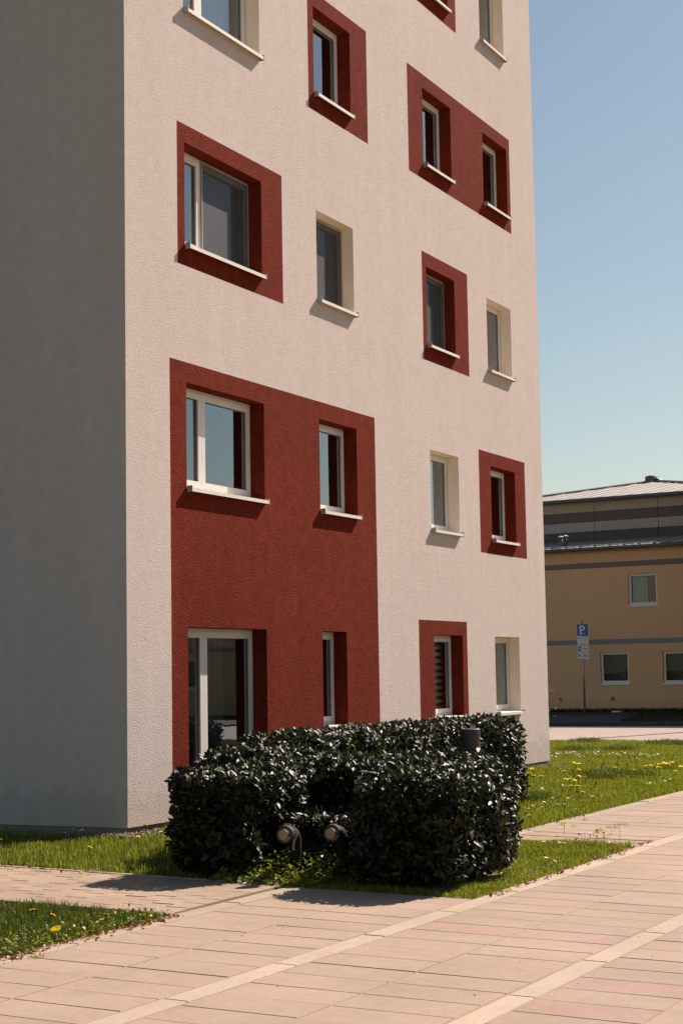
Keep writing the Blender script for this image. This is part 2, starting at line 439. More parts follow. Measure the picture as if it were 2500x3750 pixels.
for (a, b, c, d) in OPEN.values():
    pi_ = panel_of((a + b) / 2, (c + d) / 2); p = parts[pi_]
    if pi_ < 0: p = MB(); reveals.append(p)
    p.quad((a, 0, c), (a, 0, d), (a, DR, d), (a, DR, c)); p.quad((b, 0, c), (b, DR, c), (b, DR, d), (b, 0, d))
    p.quad((a, 0, d), (b, 0, d), (b, DR, d), (a, DR, d)); p.quad((a, 0, c), (a, DR, c), (b, DR, c), (b, 0, c))
w = parts[-1]
w.quad((0, 0, 0.06), (0, 0, ZR), (0, YD, ZR), (0, YD, 0.06)); w.quad((XE, 0, 0.06), (XE, YD, 0.06), (XE, YD, ZR), (XE, 0, ZR))
w.quad((0, YD, 0.06), (0, YD, ZR), (XE, YD, ZR), (XE, YD, 0.06))
w.quad((0, 0, 0.06), (XE, 0, 0.06), (XE, YD, 0.06), (0, YD, 0.06))
w.build('wall', M['beige'], apt)
for q in reveals: q.build('window_reveal', M['reveal'], apt)
for i in range(len(PANELS)): parts[i].build('painted_surround', M['red'], apt)
mb = MB(); mb.box(0.025, XE - 0.025, 0.025, YD - 0.025, -0.4, 0.062); mb.build('plinth', M['plinth'], apt)
mb = MB(); mb.box(-0.04, XE + 0.04, -0.04, YD + 0.04, ZR, ZR + 0.12); mb.build('roof', M['roof_flat'], apt)
mb = MB()
for k in range(6): mb.box(0.3, XE - 0.3, 0.32, YD - 0.3, -0.02 + 2.8 * k, 0.10 + 2.8 * k)
mb.build('floor_slabs', M['floor_in'], apt)
mb = MB(); mb.box(0.3, XE - 0.3, 3.6, 3.75, 0.11, ZR - 0.1); mb.build('inner_wall', M['interior'], apt)

YF = 0.198    # front of the window frames behind the facade
def ring(mb, x0, x1, z0, z1, y0, y1, w_, wb=None, mi=0):
    wb = w_ if wb is None else wb
    mb.box(x0, x0 + w_, y0, y1, z0, z1, mi); mb.box(x1 - w_, x1, y0, y1, z0, z1, mi)
    mb.box(x0 + w_, x1 - w_, y0, y1, z0, z0 + wb, mi); mb.box(x0 + w_, x1 - w_, y0, y1, z1 - w_, z1, mi)
def sill_mesh(a, b, z):
    m = MB(); p = 0.068
    m.add([(a, 0.20, z + .016), (b, 0.20, z + .016), (b, -p, z - .002), (a, -p, z - .002), (a, -p, z - .044), (b, -p, z - .044),
           (a, -p + .003, z - .044), (b, -p + .003, z - .044), (a, -p + .003, z - .006), (b, -p + .003, z - .006), (a, .2, z + .012), (b, .2, z + .012)],
          [(0, 3, 2, 1), (3, 4, 5, 2), (4, 6, 7, 5), (6, 8, 9, 7), (8, 10, 11, 9)])
    for x in (a, b - 0.006): m.box(x, x + 0.006, -p - .004, -0.0015, z - .050, z + .024, 1)
    return m
def pane_mesh(x0, x1, z0, z1, y):
    return MB().quad((x0, y, z0), (x1, y, z0), (x1, y, z1), (x0, y, z1))
def curtain_mesh(x0, x1, z0, z1, y, amp=0.02, per=0.11, rows=1):
    m = MB(); n = max(8, int((x1 - x0) / 0.018))
    for i in range(n):
        xa, xb = x0 + (x1 - x0) * i / n, x0 + (x1 - x0) * (i + 1) / n
        ya, yb = y + amp * math.sin(xa / per * 6.283), y + amp * math.sin(xb / per * 6.283)
        m.quad((xa, ya, z0), (xb, yb, z0), (xb, yb, z1), (xa, ya, z1))
    return m
def sash(win, x0, x1, z0, z1, y, w_=0.062, handle=None):
    m = MB(); ring(m, x0, x1, z0, z1, y - 0.014, y + 0.06, w_); m_o = m.build('sash', M['pvc'], win)
    gk = MB(); ring(gk, x0 + w_, x1 - w_, z0 + w_, z1 - w_, y + 0.004, y + 0.02, 0.004); gk.build('gasket', M['gasket'], win)
    pane_mesh(x0 + w_ - .002, x1 - w_ + .002, z0 + w_ - .002, z1 - w_ + .002, y + 0.022).build('pane', M['glass'], win)
    return m_o
for (k, c), (a, b, z0, z1) in OPEN.items():
    m = MB(); door = (k == 0 and c == 0)
    e = 0.002
    fb = 0.085 if not door else 0.06
    ring(m, a + e, b - e, z0 + e, z1 - e, YF, YF + 0.075, 0.058, fb)
    wide = c == 0
    if wide: m.box(1.845, 1.865, YF + 0.0, YF + 0.075, z0 + fb, z1 - 0.06)
    win = m.build('balcony_door' if door else 'window', M['pvc'], apt)
    if wide:
        sash(win, a + 0.035, 1.853, z0 + fb - 0.025, z1 - 0.035, YF, 0.075); sash(win, 1.857, b - 0.035, z0 + fb - 0.025, z1 - 0.035, YF, 0.075)
    else: sash(win, a + 0.035, b - 0.035, z0 + fb - 0.025, z1 - 0.035, YF, 0.062)
    if door:
        h = MB(); h.box(1.905, 1.925, YF - 0.07, YF - 0.055, 0.66, 0.79); h.box(1.91, 1.92, YF - 0.056, YF - 0.012, 0.74, 0.75); h.box(1.91, 1.92, YF - 0.056, YF - 0.012, 0.69, 0.70)
        h.build('handle', M['handle'], win)
        t = MB(); t.box(a, b, -0.12, 0.195, z0 - 0.10, z0 - 0.004); t.build('doorstep', M['kerb'], win)
    else: sill_mesh(a + 0.002, b - 0.002, z0 + 0.004).build('sill', [M['sill'], M['sillcap']], win)
    # fly screens and what stands behind the glass
    if (k, c) in ((2, 0), (2, 1), (2, 2)):
        xa = 1.86 if wide else a + .03
        m = MB(); ring(m, xa + .012, b - .035, z0 + .05, z1 - .03, YF - .034, YF - .018, .018); fs = m.build('fly_screen', M['screen_frame'], win)
        pane_mesh(xa + .03, b - .053, z0 + .068, z1 - .048, YF - .026).build('screen_mesh', M['screen'], win)
    if (k, c) == (2, 0): curtain_mesh(1.9, 3.0, z0, z1, 0.42, 0.012, 0.09).build('curtain', M['curtain'], win)
    elif (k, c) == (0, 0): curtain_mesh(a, b - .3, z0, z1, 0.45, 0.03, 0.16).build('curtain', M['curtain_dark'], win)
    elif (k, c) == (2, 1): curtain_mesh(a, b, z0, z0 + 0.55, 0.42, 0.012, 0.09).build('curtain', M['curtain'], win)
    elif (k, c) in ((1, 2), (0, 3), (2, 3), (4, 3), (3, 0)): curtain_mesh(a, b, z0, z1, 0.42, 0.015, 0.12).build('curtain', M['curtain'], win)
    elif (k, c) == (0, 2):
        n = 12; hh = (z1 - z0) / n
        for q in range(n):
            m = MB(); m.box(a + .05, b - .05, 0.34, 0.344, z0 + q * hh, z0 + q * hh + hh * 0.52); m.build('blind_slat', M['blind_light'], win)

# ------------------------------------------------------------------ yellow building far behind
YB0 = (46.99, 12.08); YROT = math.atan2(-0.99406, -0.10887)
yb = empty('yellow_building', (YB0[0], YB0[1], 0), YROT)
tag(yb, 'ochre two storey building with grey metal roof and striped upper storey beyond the road', 'building')
M['ochre'] = plaster('ochre_plaster', (0.70, 0.45, 0.25), var=0.05, streak=0.03, grain=30, bump=0.4)
M['bandbrown'] = plain('brown_grey_band', (0.20, 0.15, 0.125), 0.9)
M['bandblue'] = plain('blue_grey_band', (0.21, 0.225, 0.235), 0.9)
def zinc():
    m = NT('zinc_roof'); o = m.coord(); n = m.noise(o, 1.2, 5)
    m.set(Base_Color=m.ramp(n, [(0.3, (0.36, 0.33, 0.30)), (0.7, (0.46, 0.42, 0.385))]), Roughness=0.6, Metallic=0.15); return m.mat
M['zinc'] = zinc()
M['gutter'] = plain('dark_grey_gutter', (0.10, 0.10, 0.095), 0.5, 0.3)
M['pan_beige'] = plain('beige_facade_panel', (0.40, 0.31, 0.215), 0.7)
M['pan_brown'] = plain('dark_brown_facade_panel', (0.115, 0.090, 0.070), 0.7)
M['pan_grey'] = plain('light_grey_facade_panel', (0.36, 0.335, 0.31), 0.7)
M['pan_dark'] = plain('anthracite_facade_panel', (0.075, 0.075, 0.072), 0.7)
M['white_trim'] = plain('white_trim', (0.68, 0.66, 0.64), 0.5)
def wall_with_openings(mb, x0, x1, z0, z1, y, opens, dr):
    xs = sorted({x0, x1} | {v for q in opens for v in q[:2]}); zs = sorted({z0, z1} | {v for q in opens for v in q[2:]})
    for i in range(len(xs) - 1):
        for j in range(len(zs) - 1):
            xc, zc = (xs[i] + xs[i + 1]) / 2, (zs[j] + zs[j + 1]) / 2
            if any(a < xc < b and c < zc < d for a, b, c, d in opens): continue
            mb.quad((xs[i], y, zs[j]), (xs[i + 1], y, zs[j]), (xs[i + 1], y, zs[j + 1]), (xs[i], y, zs[j + 1]))
    for (a, b, c, d) in opens:
        mb.quad((a, y, c), (a, y, d), (a, y + dr, d), (a, y + dr, c)); mb.quad((b, y, c), (b, y + dr, c), (b, y + dr, d), (b, y, d))
        mb.quad((a, y, d), (b, y, d), (b, y + dr, d), (a, y + dr, d)); mb.quad((a, y, c), (a, y + dr, c), (b, y + dr, c), (b, y, c))
ywin = [(2.16, 3.32, 1.03, 2.23), (4.67, 6.15, 1.02, 2.22), (3.39, 4.55, 3.95, 5.15)]
ywin += [(-1.9, -0.75, 3.95, 5.15), (-4.2, -3.05, 1.03, 2.23)]
for q in range(9):
    x = 12.3 + q * 3.1; ywin += [(x, x + 1.2, 1.03, 2.23), (x, x + 1.2, 3.95, 5.15)]
mb = MB(); wall_with_openings(mb, -14, 42, -0.3, 6.12, 0.0, ywin, 0.2)
mb.quad((-14, 0, -0.3), (-14, 0, 6.12), (-14, 18, 6.12), (-14, 18, -0.3)); mb.quad((42, 0, -.3), (42, 18, -.3), (42, 18, 6.12), (42, 0, 6.12))
mb.quad((-14, 18, -.3), (-14, 18, 6.12), (42, 18, 6.12), (42, 18, -.3))
mb.build('wall', M['ochre'], yb)
mb = MB(); mb.box(-14, 42, 1.2, 1.3, -0.3, 6.0); mb.build('inner_wall', M['interior'], yb)
def strip(z0, z1, mat, name):
    mb = MB(); x = -14.0
    mb.box(-14, 42, -0.006, 0.0, z0, z1); mb.build(name, mat, yb)
strip(5.44, 5.648, M['bandbrown'], 'painted_band'); strip(2.53, 2.72, M['bandblue'], 'painted_band')
for i, (a, b, c, d) in enumerate(ywin):
    m = MB(); ring(m, a + .002, b - .002, c + .002, d - .002, 0.09, 0.15, 0.085, 0.12); wv = m.build('window', M['white_trim'], yb)
    if i == 1: mbm = MB(); mbm.box((a + b) / 2 + .3, (a + b) / 2 + .38, 0.088, 0.15, c + .12, d - .085); mbm.build('mullion', M['white_trim'], wv)
    pane_mesh(a + .08, b - .08, c + .11, d - .08, 0.13).build('pane', M['glass_old'], wv)
    m = MB(); m.box(a - .03, b + .03, -0.05, 0.088, c - .045, c - .002); m.build('sill', M['white_trim'], wv)
    if i == 2:
        curtain_mesh(a + .1, a + .72, c + .1, d - .1, 0.22, .02, .13).build('curtain', M['curtain_green'], wv)
        curtain_mesh(a + .74, b - .1, c + .1, d - .1, 0.22, .02, .13).build('curtain', M['curtain_red'], wv)
    else:
        m = MB(); m.box(a - .1, b + .1, 0.5, 0.52, c - .1, d + .1); m.build('room', M['interior'], wv)
# lower lean-to roof with gutter, seams, snow guard
SB = 3.0
LR = lambda y: 6.20 + (y + 0.35) * (6.74 - 6.20) / (SB + 0.35)
mb = MB(); mb.add([(-14.4, -.35, LR(-.35)), (42.4, -.35, LR(-.35)), (42.4, SB + .05, LR(SB)), (-14.4, SB + .05, LR(SB)),
                   (-14.4, -.35, LR(-.35) - .08), (42.4, -.35, LR(-.35) - .08), (42.4, SB + .05, LR(SB) - .08), (-14.4, SB + .05, LR(SB) - .08)],
                  [(0, 1, 2, 3), (7, 6, 5, 4), (0, 4, 5, 1), (0, 3, 7, 4), (1, 5, 6, 2)])
lroof = mb.build('lower_roof', M['zinc'], yb)
for k in range(-3, 26):
    x = k * 0.60 + 0.1; m = MB()
    m.add([(x - .012, -.35, LR(-.35)), (x + .012, -.35, LR(-.35)), (x + .012, SB, LR(SB)), (x - .012, SB, LR(SB)), (x - .012, -.35, LR(-.35) + .03), (x + .012, -.35, LR(-.35) + .03), (x + .012, SB, LR(SB) + .03), (x - .012, SB, LR(SB) + .03)],
          [(4, 5, 6, 7), (0, 1, 5, 4), (1, 2, 6, 5), (3, 0, 4, 7)])
    m.build('seam', M['zinc'], lroof)
    m = MB(); m.box(x - .30 - .04, x - .30 + .04, -.26, -.18, LR(-.22), LR(-.22) + .07); m.build('snow_guard_bracket', M['gutter'], lroof)
m = MB(); m.tube([(-3, -.12, LR(-.12) + .07), (18, -.12, LR(-.12) + .07)], 0.016, 6); m.build('snow_guard_rail', M['zinc'], lroof)
m = MB(); m.tube([(-14.4, -.42, 6.15), (42.4, -.42, 6.15)], 0.075, 10); m.build('gutter', M['gutter'], yb)
m = MB(); m.box(-14.4, 42.4, -.34, -.004, 6.06, 6.12); m.build('soffit', M['ochre'], yb)
# upper storey of panels, set back
rows = [(6.60, 7.11, 'pan_dark'), (7.115, 7.505, 'pan_grey'), (7.51, 7.905, 'pan_brown'), (7.91, 8.40, 'pan_beige')]
m = MB(); m.box(-4.7, 6.8, SB, SB + 14, 6.3, 8.40); up = m.build('upper_wall', M['gutter'], yb)
for (z0, z1, mt) in rows:
    for k in range(-3, 5):
        x0 = 0.77 + (k - 1) * 2.72; x1 = x0 + 2.72
        if x1 < -4.6 or x0 > 6.7: continue
        m = MB(); m.box(max(x0, -4.7) + .012, min(x1, 6.8) - .012, SB - 0.03, SB - 0.003, z0 + .006, z1 - .006); m.build('facade_panel', M[mt], up)
AP = (0.08, SB + 8.0, 9.86); EV = 8.42; WL, WR = 5.0, 7.1; yE = SB - 0.30
mb = MB(); cr = [(AP[0] - WL, yE, EV), (AP[0] + WR, yE, EV), (AP[0] + WR, SB + 17, EV), (AP[0] - WL, SB + 17, EV)]
mb.add(cr + [AP] + [(x, y, z - .12) for x, y, z in cr], [(0, 1, 4), (1, 2, 4), (2, 3, 4), (3, 0, 4), (0, 5, 6, 1), (3, 8, 5, 0), (1, 6, 7, 2), (8, 7, 6, 5)])
uroof = mb.build('upper_roof', M['zinc'], yb)
run = AP[1] - yE
for k in range(-14, 15):
    x = 0.27 + k * 0.65
    t = 1 - abs(x - AP[0]) / (WL if x < AP[0] else WR)
    if t <= 0.05: continue
    y1 = yE + run * t; z1 = EV + (AP[2] - EV) * t; m = MB()
    m.add([(x - .015, yE, EV), (x + .015, yE, EV), (x + .015, y1, z1), (x - .015, y1, z1), (x - .015, yE, EV + .035), (x + .015, yE, EV + .035), (x + .015, y1, z1 + .035), (x - .015, y1, z1 + .035)],
          [(4, 5, 6, 7), (0, 1, 5, 4), (1, 2, 6, 5), (3, 0, 4, 7), (2, 3, 7, 6)])
    m.build('seam', M['zinc'], uroof)
for sx in (-1, 1):
    m = MB(); m.tube([(AP[0] + (-WL if sx < 0 else WR), yE, EV + .03), (AP[0], AP[1], AP[2] + .03)], 0.07, 6); m.build('hip_cap', M['gutter'], uroof)
m = MB(); m.tube([(AP[0] - WL, yE - .06, EV - .06), (AP[0] + WR, yE - .06, EV - .06)], 0.085, 10); m.build('gutter', M['gutter'], uroof)
m = MB(); m.box(AP[0] - .22, AP[0] + .22, AP[1] - .45, AP[1] + .1, AP[2] - .25, AP[2] + .20)
m.add([(AP[0] - .22, AP[1] - .45, AP[2] + .20), (AP[0] + .22, AP[1] - .45, AP[2] + .20), (AP[0] + .22, AP[1] + .1, AP[2] + .20), (AP[0] - .22, AP[1] + .1, AP[2] + .20), (AP[0], AP[1] - .45, AP[2] + .25), (AP[0], AP[1] + .1, AP[2] + .25)],
      [(0, 1, 4), (1, 2, 5, 4), (3, 0, 4, 5)])
m.build('roof_cowl', M['gutter'], uroof)
m = MB(); m.add([(AP[0] + .22, AP[1] - .3, AP[2] + .16), (AP[0] + .22, AP[1] + .05, AP[2] + .16), (AP[0] + 0.95, AP[1] + .05, AP[2] - .25), (AP[0] + 0.95, AP[1] - .3, AP[2] - .25), (AP[0] + .22, AP[1] - .3, AP[2] - .3), (AP[0] + .22, AP[1] + .05, AP[2] - .3)],
                [(0, 1, 2, 3), (0, 3, 4), (1, 5, 2), (4, 3, 2, 5)]); m.build('cowl_apron', M['gutter'], uroof)
for (x, y, h) in ((0.53, 0.30, 0.46), (0.56, 0.65, 0.46)):
    m = MB(); z = LR(y); m.lathe((x, y, z - .05), (0, 0, 1), [(0, .085), (h, .062)], 14); v_ = m.build('roof_vent', M['gutter'], lroof, True)
    # cap sits on the pipe
    m = MB(); m.lathe((x, y, z - .05 + h), (0, 0, 1), [(0.0, .12), (.02, .12), (.07, .012)], 14); m.build('vent_cap', M['zinc'], lroof)
for (x, z, s_) in ((0.47, 0.47, 0.05), (2.64, 0.48, 0.06)):
    m = MB(); m.box(x - s_, x + s_, -.03, -.004, z - s_ * 1.3, z + s_ * 1.3); m.build('wall_socket', M['bandbrown'], yb)
# unseen wing added right of the frame to shade the far ground
mb = MB(); wo_ = [(8.9 + q * 2.6, 10.1 + q * 2.6, z, z + 1.2) for q in range(4) for z in (1.1, 3.9, 6.9)]
wall_with_openings(mb, 7.35, 19.5, -.3, 10.9, -3.4, wo_, 0.2)
mb.quad((7.35, -3.4, -.3), (7.35, -3.4, 10.9), (7.35, 1.5, 10.9), (7.35, 1.5, -.3)); mb.quad((19.5, -3.4, -.3), (19.5, 1.5, -.3), (19.5, 1.5, 10.9), (19.5, -3.4, 10.9))
mb.quad((7.35, 1.5, -.3), (7.35, 1.5, 10.9), (19.5, 1.5, 10.9), (19.5, 1.5, -.3))
mb.build('added_shade_wing_wall', M['ochre'], yb)
m = MB(); m.box(7.25, 19.7, -3.6, 1.7, 10.9, 11.1); m.build('added_shade_wing_roof', M['zinc'], yb)
for (a, b, c, d) in wo_:
    m = MB(); ring(m, a + .002, b - .002, c + .002, d - .002, -3.3, -3.24, 0.085); wv = m.build('window', M['white_trim'], yb)
    pane_mesh(a + .08, b - .08, c + .08, d - .08, -3.27).build('pane', M['glass'], wv)

# unseen block added on the roof to close a gap in that shade
mb = MB(); mb.box(5.35, 8.6, 1.75, 3.6, 6.3, 10.9); mb.build('added_shade_block', M['ochre'], yb)
mb = MB(); mb.box(5.30, 8.7, 1.65, 3.7, 10.9, 11.05); mb.build('added_shade_block_top', M['zinc'], yb)

# ------------------------------------------------------------------ parking sign
def text(name, s, size, x, z, y, mat, parent, sx=1.0, align='CENTER'):
    cu = bpy.data.curves.new(name, 'FONT'); cu.body = s; cu.size = size; cu.align_x = align; cu.align_y = 'CENTER'; cu.extrude = 0.0006; cu.offset = size * 0.012
    t_o = bpy.data.objects.new(name, cu); COL.objects.link(t_o); me = bpy.data.meshes.new_from_object(t_o); bpy.data.objects.remove(t_o)
    me.materials.clear(); me.materials.append(mat); o = link(name, me, parent)
    o.location = (x, y, z); o.rotation_euler = (math.pi / 2, 0, 0); o.scale = (sx, 1, 1); return o
M['sign_blue'] = plain('sign_blue', (0.010, 0.085, 0.30), 0.4, var=0.02)
M['sign_white'] = plain('sign_white', (0.74, 0.72, 0.70), 0.4, var=0.02)
M['sign_black'] = plain('sign_black', (0.012, 0.012, 0.012), 0.5)
sg = empty('parking_sign', (43.94, 9.66, 0.02), math.radians(-66))
tag(sg, 'blue parking sign with three white plates on grey post before the ochre wall', 'sign')
m = MB(); m.tube([(0, 0, -.3), (0, 0, 3.26)], 0.038, 12); m.build('post', M['steel'], sg, True)
m = MB(); m.lathe((0, 0, 3.26), (0, 0, 1), [(0, .042), (.03, .042), (.035, .03)], 12); m.build('post_cap', M['sign_black'], sg)
def rrect(mb, x0, x1, z0, z1, y0, y1, r, mi=0, n=5):
    pts = []
    for cx, cz, a0 in ((x1 - r, z1 - r, 0), (x0 + r, z1 - r, 90), (x0 + r, z0 + r, 180), (x1 - r, z0 + r, 270)):
        for k in range(n + 1):
            a = math.radians(a0 + 90 * k / n); pts.append((cx + r * math.cos(a), cz + r * math.sin(a)))
    N = len(pts)
    mb.add([(x, y0, z) for x, z in pts] + [(x, y1, z) for x, z in pts], [tuple(range(N - 1, -1, -1)), tuple(range(N, 2 * N))] + [(i, (i + 1) % N, N + (i + 1) % N, N + i) for i in range(N)], mi)
    return mb
W = 0.215
def plate(name, z0, z1, base, border=None, inner=None, ins=0.010):
    p = rrect(MB(), -W, W, z0, z1, -.052, -.048, 0.022).build(name, base, sg)
    if border is not None:
        rrect(MB(), -W + ins, W - ins, z0 + ins, z1 - ins, -.0535, -.052, 0.016).build('border', border, p)
        rrect(MB(), -W + ins * 1.9, W - ins * 1.9, z0 + ins * 1.9, z1 - ins * 1.9, -.055, -.0535, 0.012).build('field', inner, p)
    return p
p1 = plate('sign_plate', 2.785, 3.235, M['sign_white']); rrect(MB(), -W + .012, W - .012, 2.797, 3.223, -.0535, -.052, 0.016).build('field', M['sign_blue'], p1)
m = MB(); X0, Z0 = -0.105, 2.84
pts_o = []; 
m.box(X0, X0 + .055, -.0555, -.0535, Z0, Z0 + .325)
cx_, cz_, ro, ri = X0 + .10, Z0 + .325 - .092, .092, .042
arc = [(-90 + 180 * k / 12) for k in range(13)]
for k in range(12):
    a0, a1 = math.radians(arc[k]), math.radians(arc[k + 1])
    m.quad((cx_ + ro * math.cos(a0), -.0555, cz_ + ro * math.sin(a0)), (cx_ + ro * math.cos(a1), -.0555, cz_ + ro * math.sin(a1)), (cx_ + ri * math.cos(a1), -.0555, cz_ + ri * math.sin(a1)), (cx_ + ri * math.cos(a0), -.0555, cz_ + ri * math.sin(a0)))
m.box(X0 + .055, cx_, -.0555, -.0535, cz_ + ri, cz_ + ro); m.box(X0 + .055, cx_, -.0555, -.0535, cz_ - ro, cz_ - ri)
m.build('letter_p', M['sign_white'], p1)
m = MB(); m.box(-.02, .09, -.0555, -.0535, 2.873, 2.885)
m.add([(-.028, -.0555, 2.879), (.008, -.0555, 2.915), (.016, -.0555, 2.906), (-.011, -.0555, 2.879)], [(0, 3, 2, 1)]); m.add([(-.028, -.0555, 2.879), (.008, -.0555, 2.843), (.016, -.0555, 2.852), (-.011, -.0555, 2.879)], [(0, 1, 2, 3)])
m.build('arrow', M['sign_white'], p1)
p2 = plate('text_plate', 2.455, 2.770, M['sign_white'], M['sign_black'], M['sign_white'])
for s_, zz in (('Elektrofahrzeuge', 2.700), ('während des', 2.612), ('Ladevorgangs', 2.522)): text('lettering', s_, 0.062, 0, zz, -.0556, M['sign_black'], p2, 0.80)
p3 = plate('time_limit_plate', 2.215, 2.440, M['sign_white'], M['sign_black'], M['sign_white'])
m = rrect(MB(), -.17, -.075, 2.25, 2.405, -.0562, -.055, .008).build('parking_disc_symbol', M['sign_blue'], p3)
m = MB(); m.box(-.152, -.093, -.0575, -.0562, 2.318, 2.338); m.add([(-.135, -.0575, 2.353), (-.11, -.0575, 2.353), (-.1225, -.0575, 2.372)], [(0, 1, 2)]); m.build('disc_mark', M['sign_white'], p3)
text('lettering', '3 Std.', 0.115, 0.065, 2.325, -.0556, M['sign_black'], p3, 0.88)
p4 = plate('hours_plate', 1.955, 2.200, M['sign_white'], M['sign_black'], M['sign_white'])
text('lettering', '8–20h', 0.165, 0.0, 2.078, -.0556, M['sign_black'], p4, 0.86)

# street lamp right of the frame; its shadow crosses the road
lp = empty('street_lamp', (29.6, 0.55, 0)); tag(lp, 'slim grey street lamp standing at the far kerb right of the view', 'street lamp')
m = MB(); m.tube([(0, 0, 0), (0, 0, 3), (0, 0, 6.0)], [.13, .12, .10], 10); m.build('post', M['steel'], lp, True)
m = MB(); m.box(-0.95, 0.05, -.17, .17, 5.98, 6.10); m.build('lamp_head', M['dark_metal'], lp)

# ------------------------------------------------------------------ bollard light and capped pipes
bl = empty('bollard_light', (2.33, -2.92, gz(-2.92))); tag(bl, 'dark round bollard light with slotted head standing in the hedge gap', 'bollard light')
m = MB(); m.tube([(0, 0, -.1), (0, 0, .845)], 0.105, 24); m.build('post', M['dark_metal'], bl, True)
m = MB(); m.lathe((0, 0, .845), (0, 0, 1), [(0, .06), (.145, .06)], 20); core = m.build('lamp_core', M['gutter'], bl, True)
m = MB(); m.lathe((0, 0, .846), (0, 0, 1), [(0, .10), (.10, .03)], 20); m.build('reflector_cone', M['steel'], bl, True)
m = MB(); m.lathe((0, 0, .99), (0, 0, 1), [(0, .108), (.055, .108), (.060, .10)], 24); m.build('cap', M['dark_metal'], bl)
m = MB()   # shield that covers the back of the head
for k in range(14):
    a0, a1 = math.radians(95 + 190 * k / 14), math.radians(95 + 190 * (k + 1) / 14)
    m.quad((.104 * math.cos(a0), .104 * math.sin(a0), .845), (.104 * math.cos(a1), .104 * math.sin(a1), .845), (.104 * math.cos(a1), .104 * math.sin(a1), .992), (.104 * math.cos(a0), .104 * math.sin(a0), .992))
m.build('shield', M['dark_metal'], bl, True)
for a in (-70, 40):
    m = MB(); c_, s_ = math.cos(math.radians(a)), math.sin(math.radians(a)); m.tube([(.098 * c_, .098 * s_, .845), (.098 * c_, .098 * s_, .99)], .006, 6); m.build('strut', M['dark_metal'], bl)

M['brass_cap'] = plain('weathered_brass_cap', (0.30, 0.215, 0.125), 0.55, 0.15, 0.15, bump=0.001)
M['flange'] = plain('worn_coupling_metal', (0.035, 0.028, 0.023), 0.75, 0.1, 0.2, 0.3)
M['pipe'] = plain('painted_pipe', (0.016, 0.013, 0.011), 0.8, 0.0, 0.2, 0.2)
M['chain'] = plain('dirty_chain', (0.30, 0.24, 0.18), 0.6, 0.5, 0.3)
def capped_pipe(x, y, z, label, chain):
    r = empty('capped_pipe', (x, y, gz(y)), math.radians(8)); tag(r, label, 'pipe', 'capped pipes in the hedge notch'); h = (z - gz(y)) / .84; r.scale = (.84, .84, .84)
    m = MB(); pts = [(.02, 0, h), (.16, 0, h)] + [(.16 + .10 * math.sin(a), 0, h - .10 + .10 * math.cos(a)) for a in (math.radians(d) for d in (20, 40, 60, 80, 90))] + [(.26, 0, -.1)]
    m.tube(pts, .058, 16); m.build('elbow', M['pipe'], r, True)
    m = MB(); m.lathe((.0, 0, h), (1, 0, 0), [(-.045, .070), (-.04, .086), (.0, .090), (.012, .090), (.016, .074), (.06, .074)], 22); m.build('coupling', M['flange'], r)
    m = MB(); m.lathe((0, 0, h), (1, 0, 0), [(-.085, .046), (-.08, .052), (-.05, .054), (-.046, .066), (-.04, .066)], 20); m.build('cap', M['brass_cap'], r)
    for a in (60, 180, 300):
        m = MB(); c_, s_ = math.cos(math.radians(a)), math.sin(math.radians(a)); m.box(-.062, -.03, .062 * c_ - .014, .062 * c_ + .014, h + .062 * s_ - .012, h + .062 * s_ + .012); m.build('lug', M['flange'], r)
    if chain:
        n = 26
        for k in range(n):
            a = math.radians(105 - 200 * k / n); cx, cz = .030 + .012 * math.sin(k), h + .096 * math.sin(a); cy = -.096 * math.cos(a)
            if k > 20: cy = -.096 * math.cos(math.radians(105 - 200 * 20 / n)); cz = h + .096 * math.sin(math.radians(105 - 200 * 20 / n)) - (k - 20) * .015
            m = MB(); q = [(cx + (.004 if k % 2 else 0), cy + .008 * math.cos(t), cz + .006 * math.sin(t)) for t in (0, 1.05, 2.1, 3.14, 4.19, 5.24, 6.283)]; m.tube(q, .0028, 5, caps=False); m.build('chain_link', M['chain'], r)
    return r
capped_pipe(-2.64, -3.315, .33, 'capped pipe elbow with hanging chain, left one in the hedge notch', True)
capped_pipe(-2.48, -3.665, .335, 'capped pipe elbow without chain, right one in the hedge notch', False)

# ------------------------------------------------------------------ hedge
def leaf_mat(name, dark, light, rough=0.32, trans=0.25, spec=0.55, last=None):
    m = NT(name); a = m.node('ShaderNodeAttribute'); a.attribute_name = 'rnd'
    inf = m.node('ShaderNodeObjectInfo')
    f = m.math('FRACT', m.math('ADD', a.outputs['Fac'], inf.outputs['Random']))
    c = m.ramp(f, [(0.0, dark), (0.7, light), (0.92, sc(light, 1.25)), (0.965, sc(light, 1.7)), (1.0, last or sc(light, 1.9))])
    m.set(Base_Color=c, Roughness=rough); m.b.inputs['Specular IOR Level'].default_value = spec
    t = m.node('ShaderNodeBsdfTranslucent'); m.l.new(m.mix(1.0, c, (1.5, 1.7, 0.7), 'MULTIPLY'), t.inputs[0])
    x = m.node('ShaderNodeMixShader'); x.inputs[0].default_value = trans
    m.l.new(m.b.outputs[0], x.inputs[1]); m.l.new(t.outputs[0], x.inputs[2]); m.l.new(x.outputs[0], m.out.inputs[0]); return m.mat
M['laurel'] = leaf_mat('laurel_leaf', (0.007, 0.012, 0.004), (0.021, 0.025, 0.006), 0.46, 0.20, 0.29, (0.055, 0.068, 0.012))
M['twig'] = plain('dark_twigs', (0.018, 0.014, 0.010), 0.95)
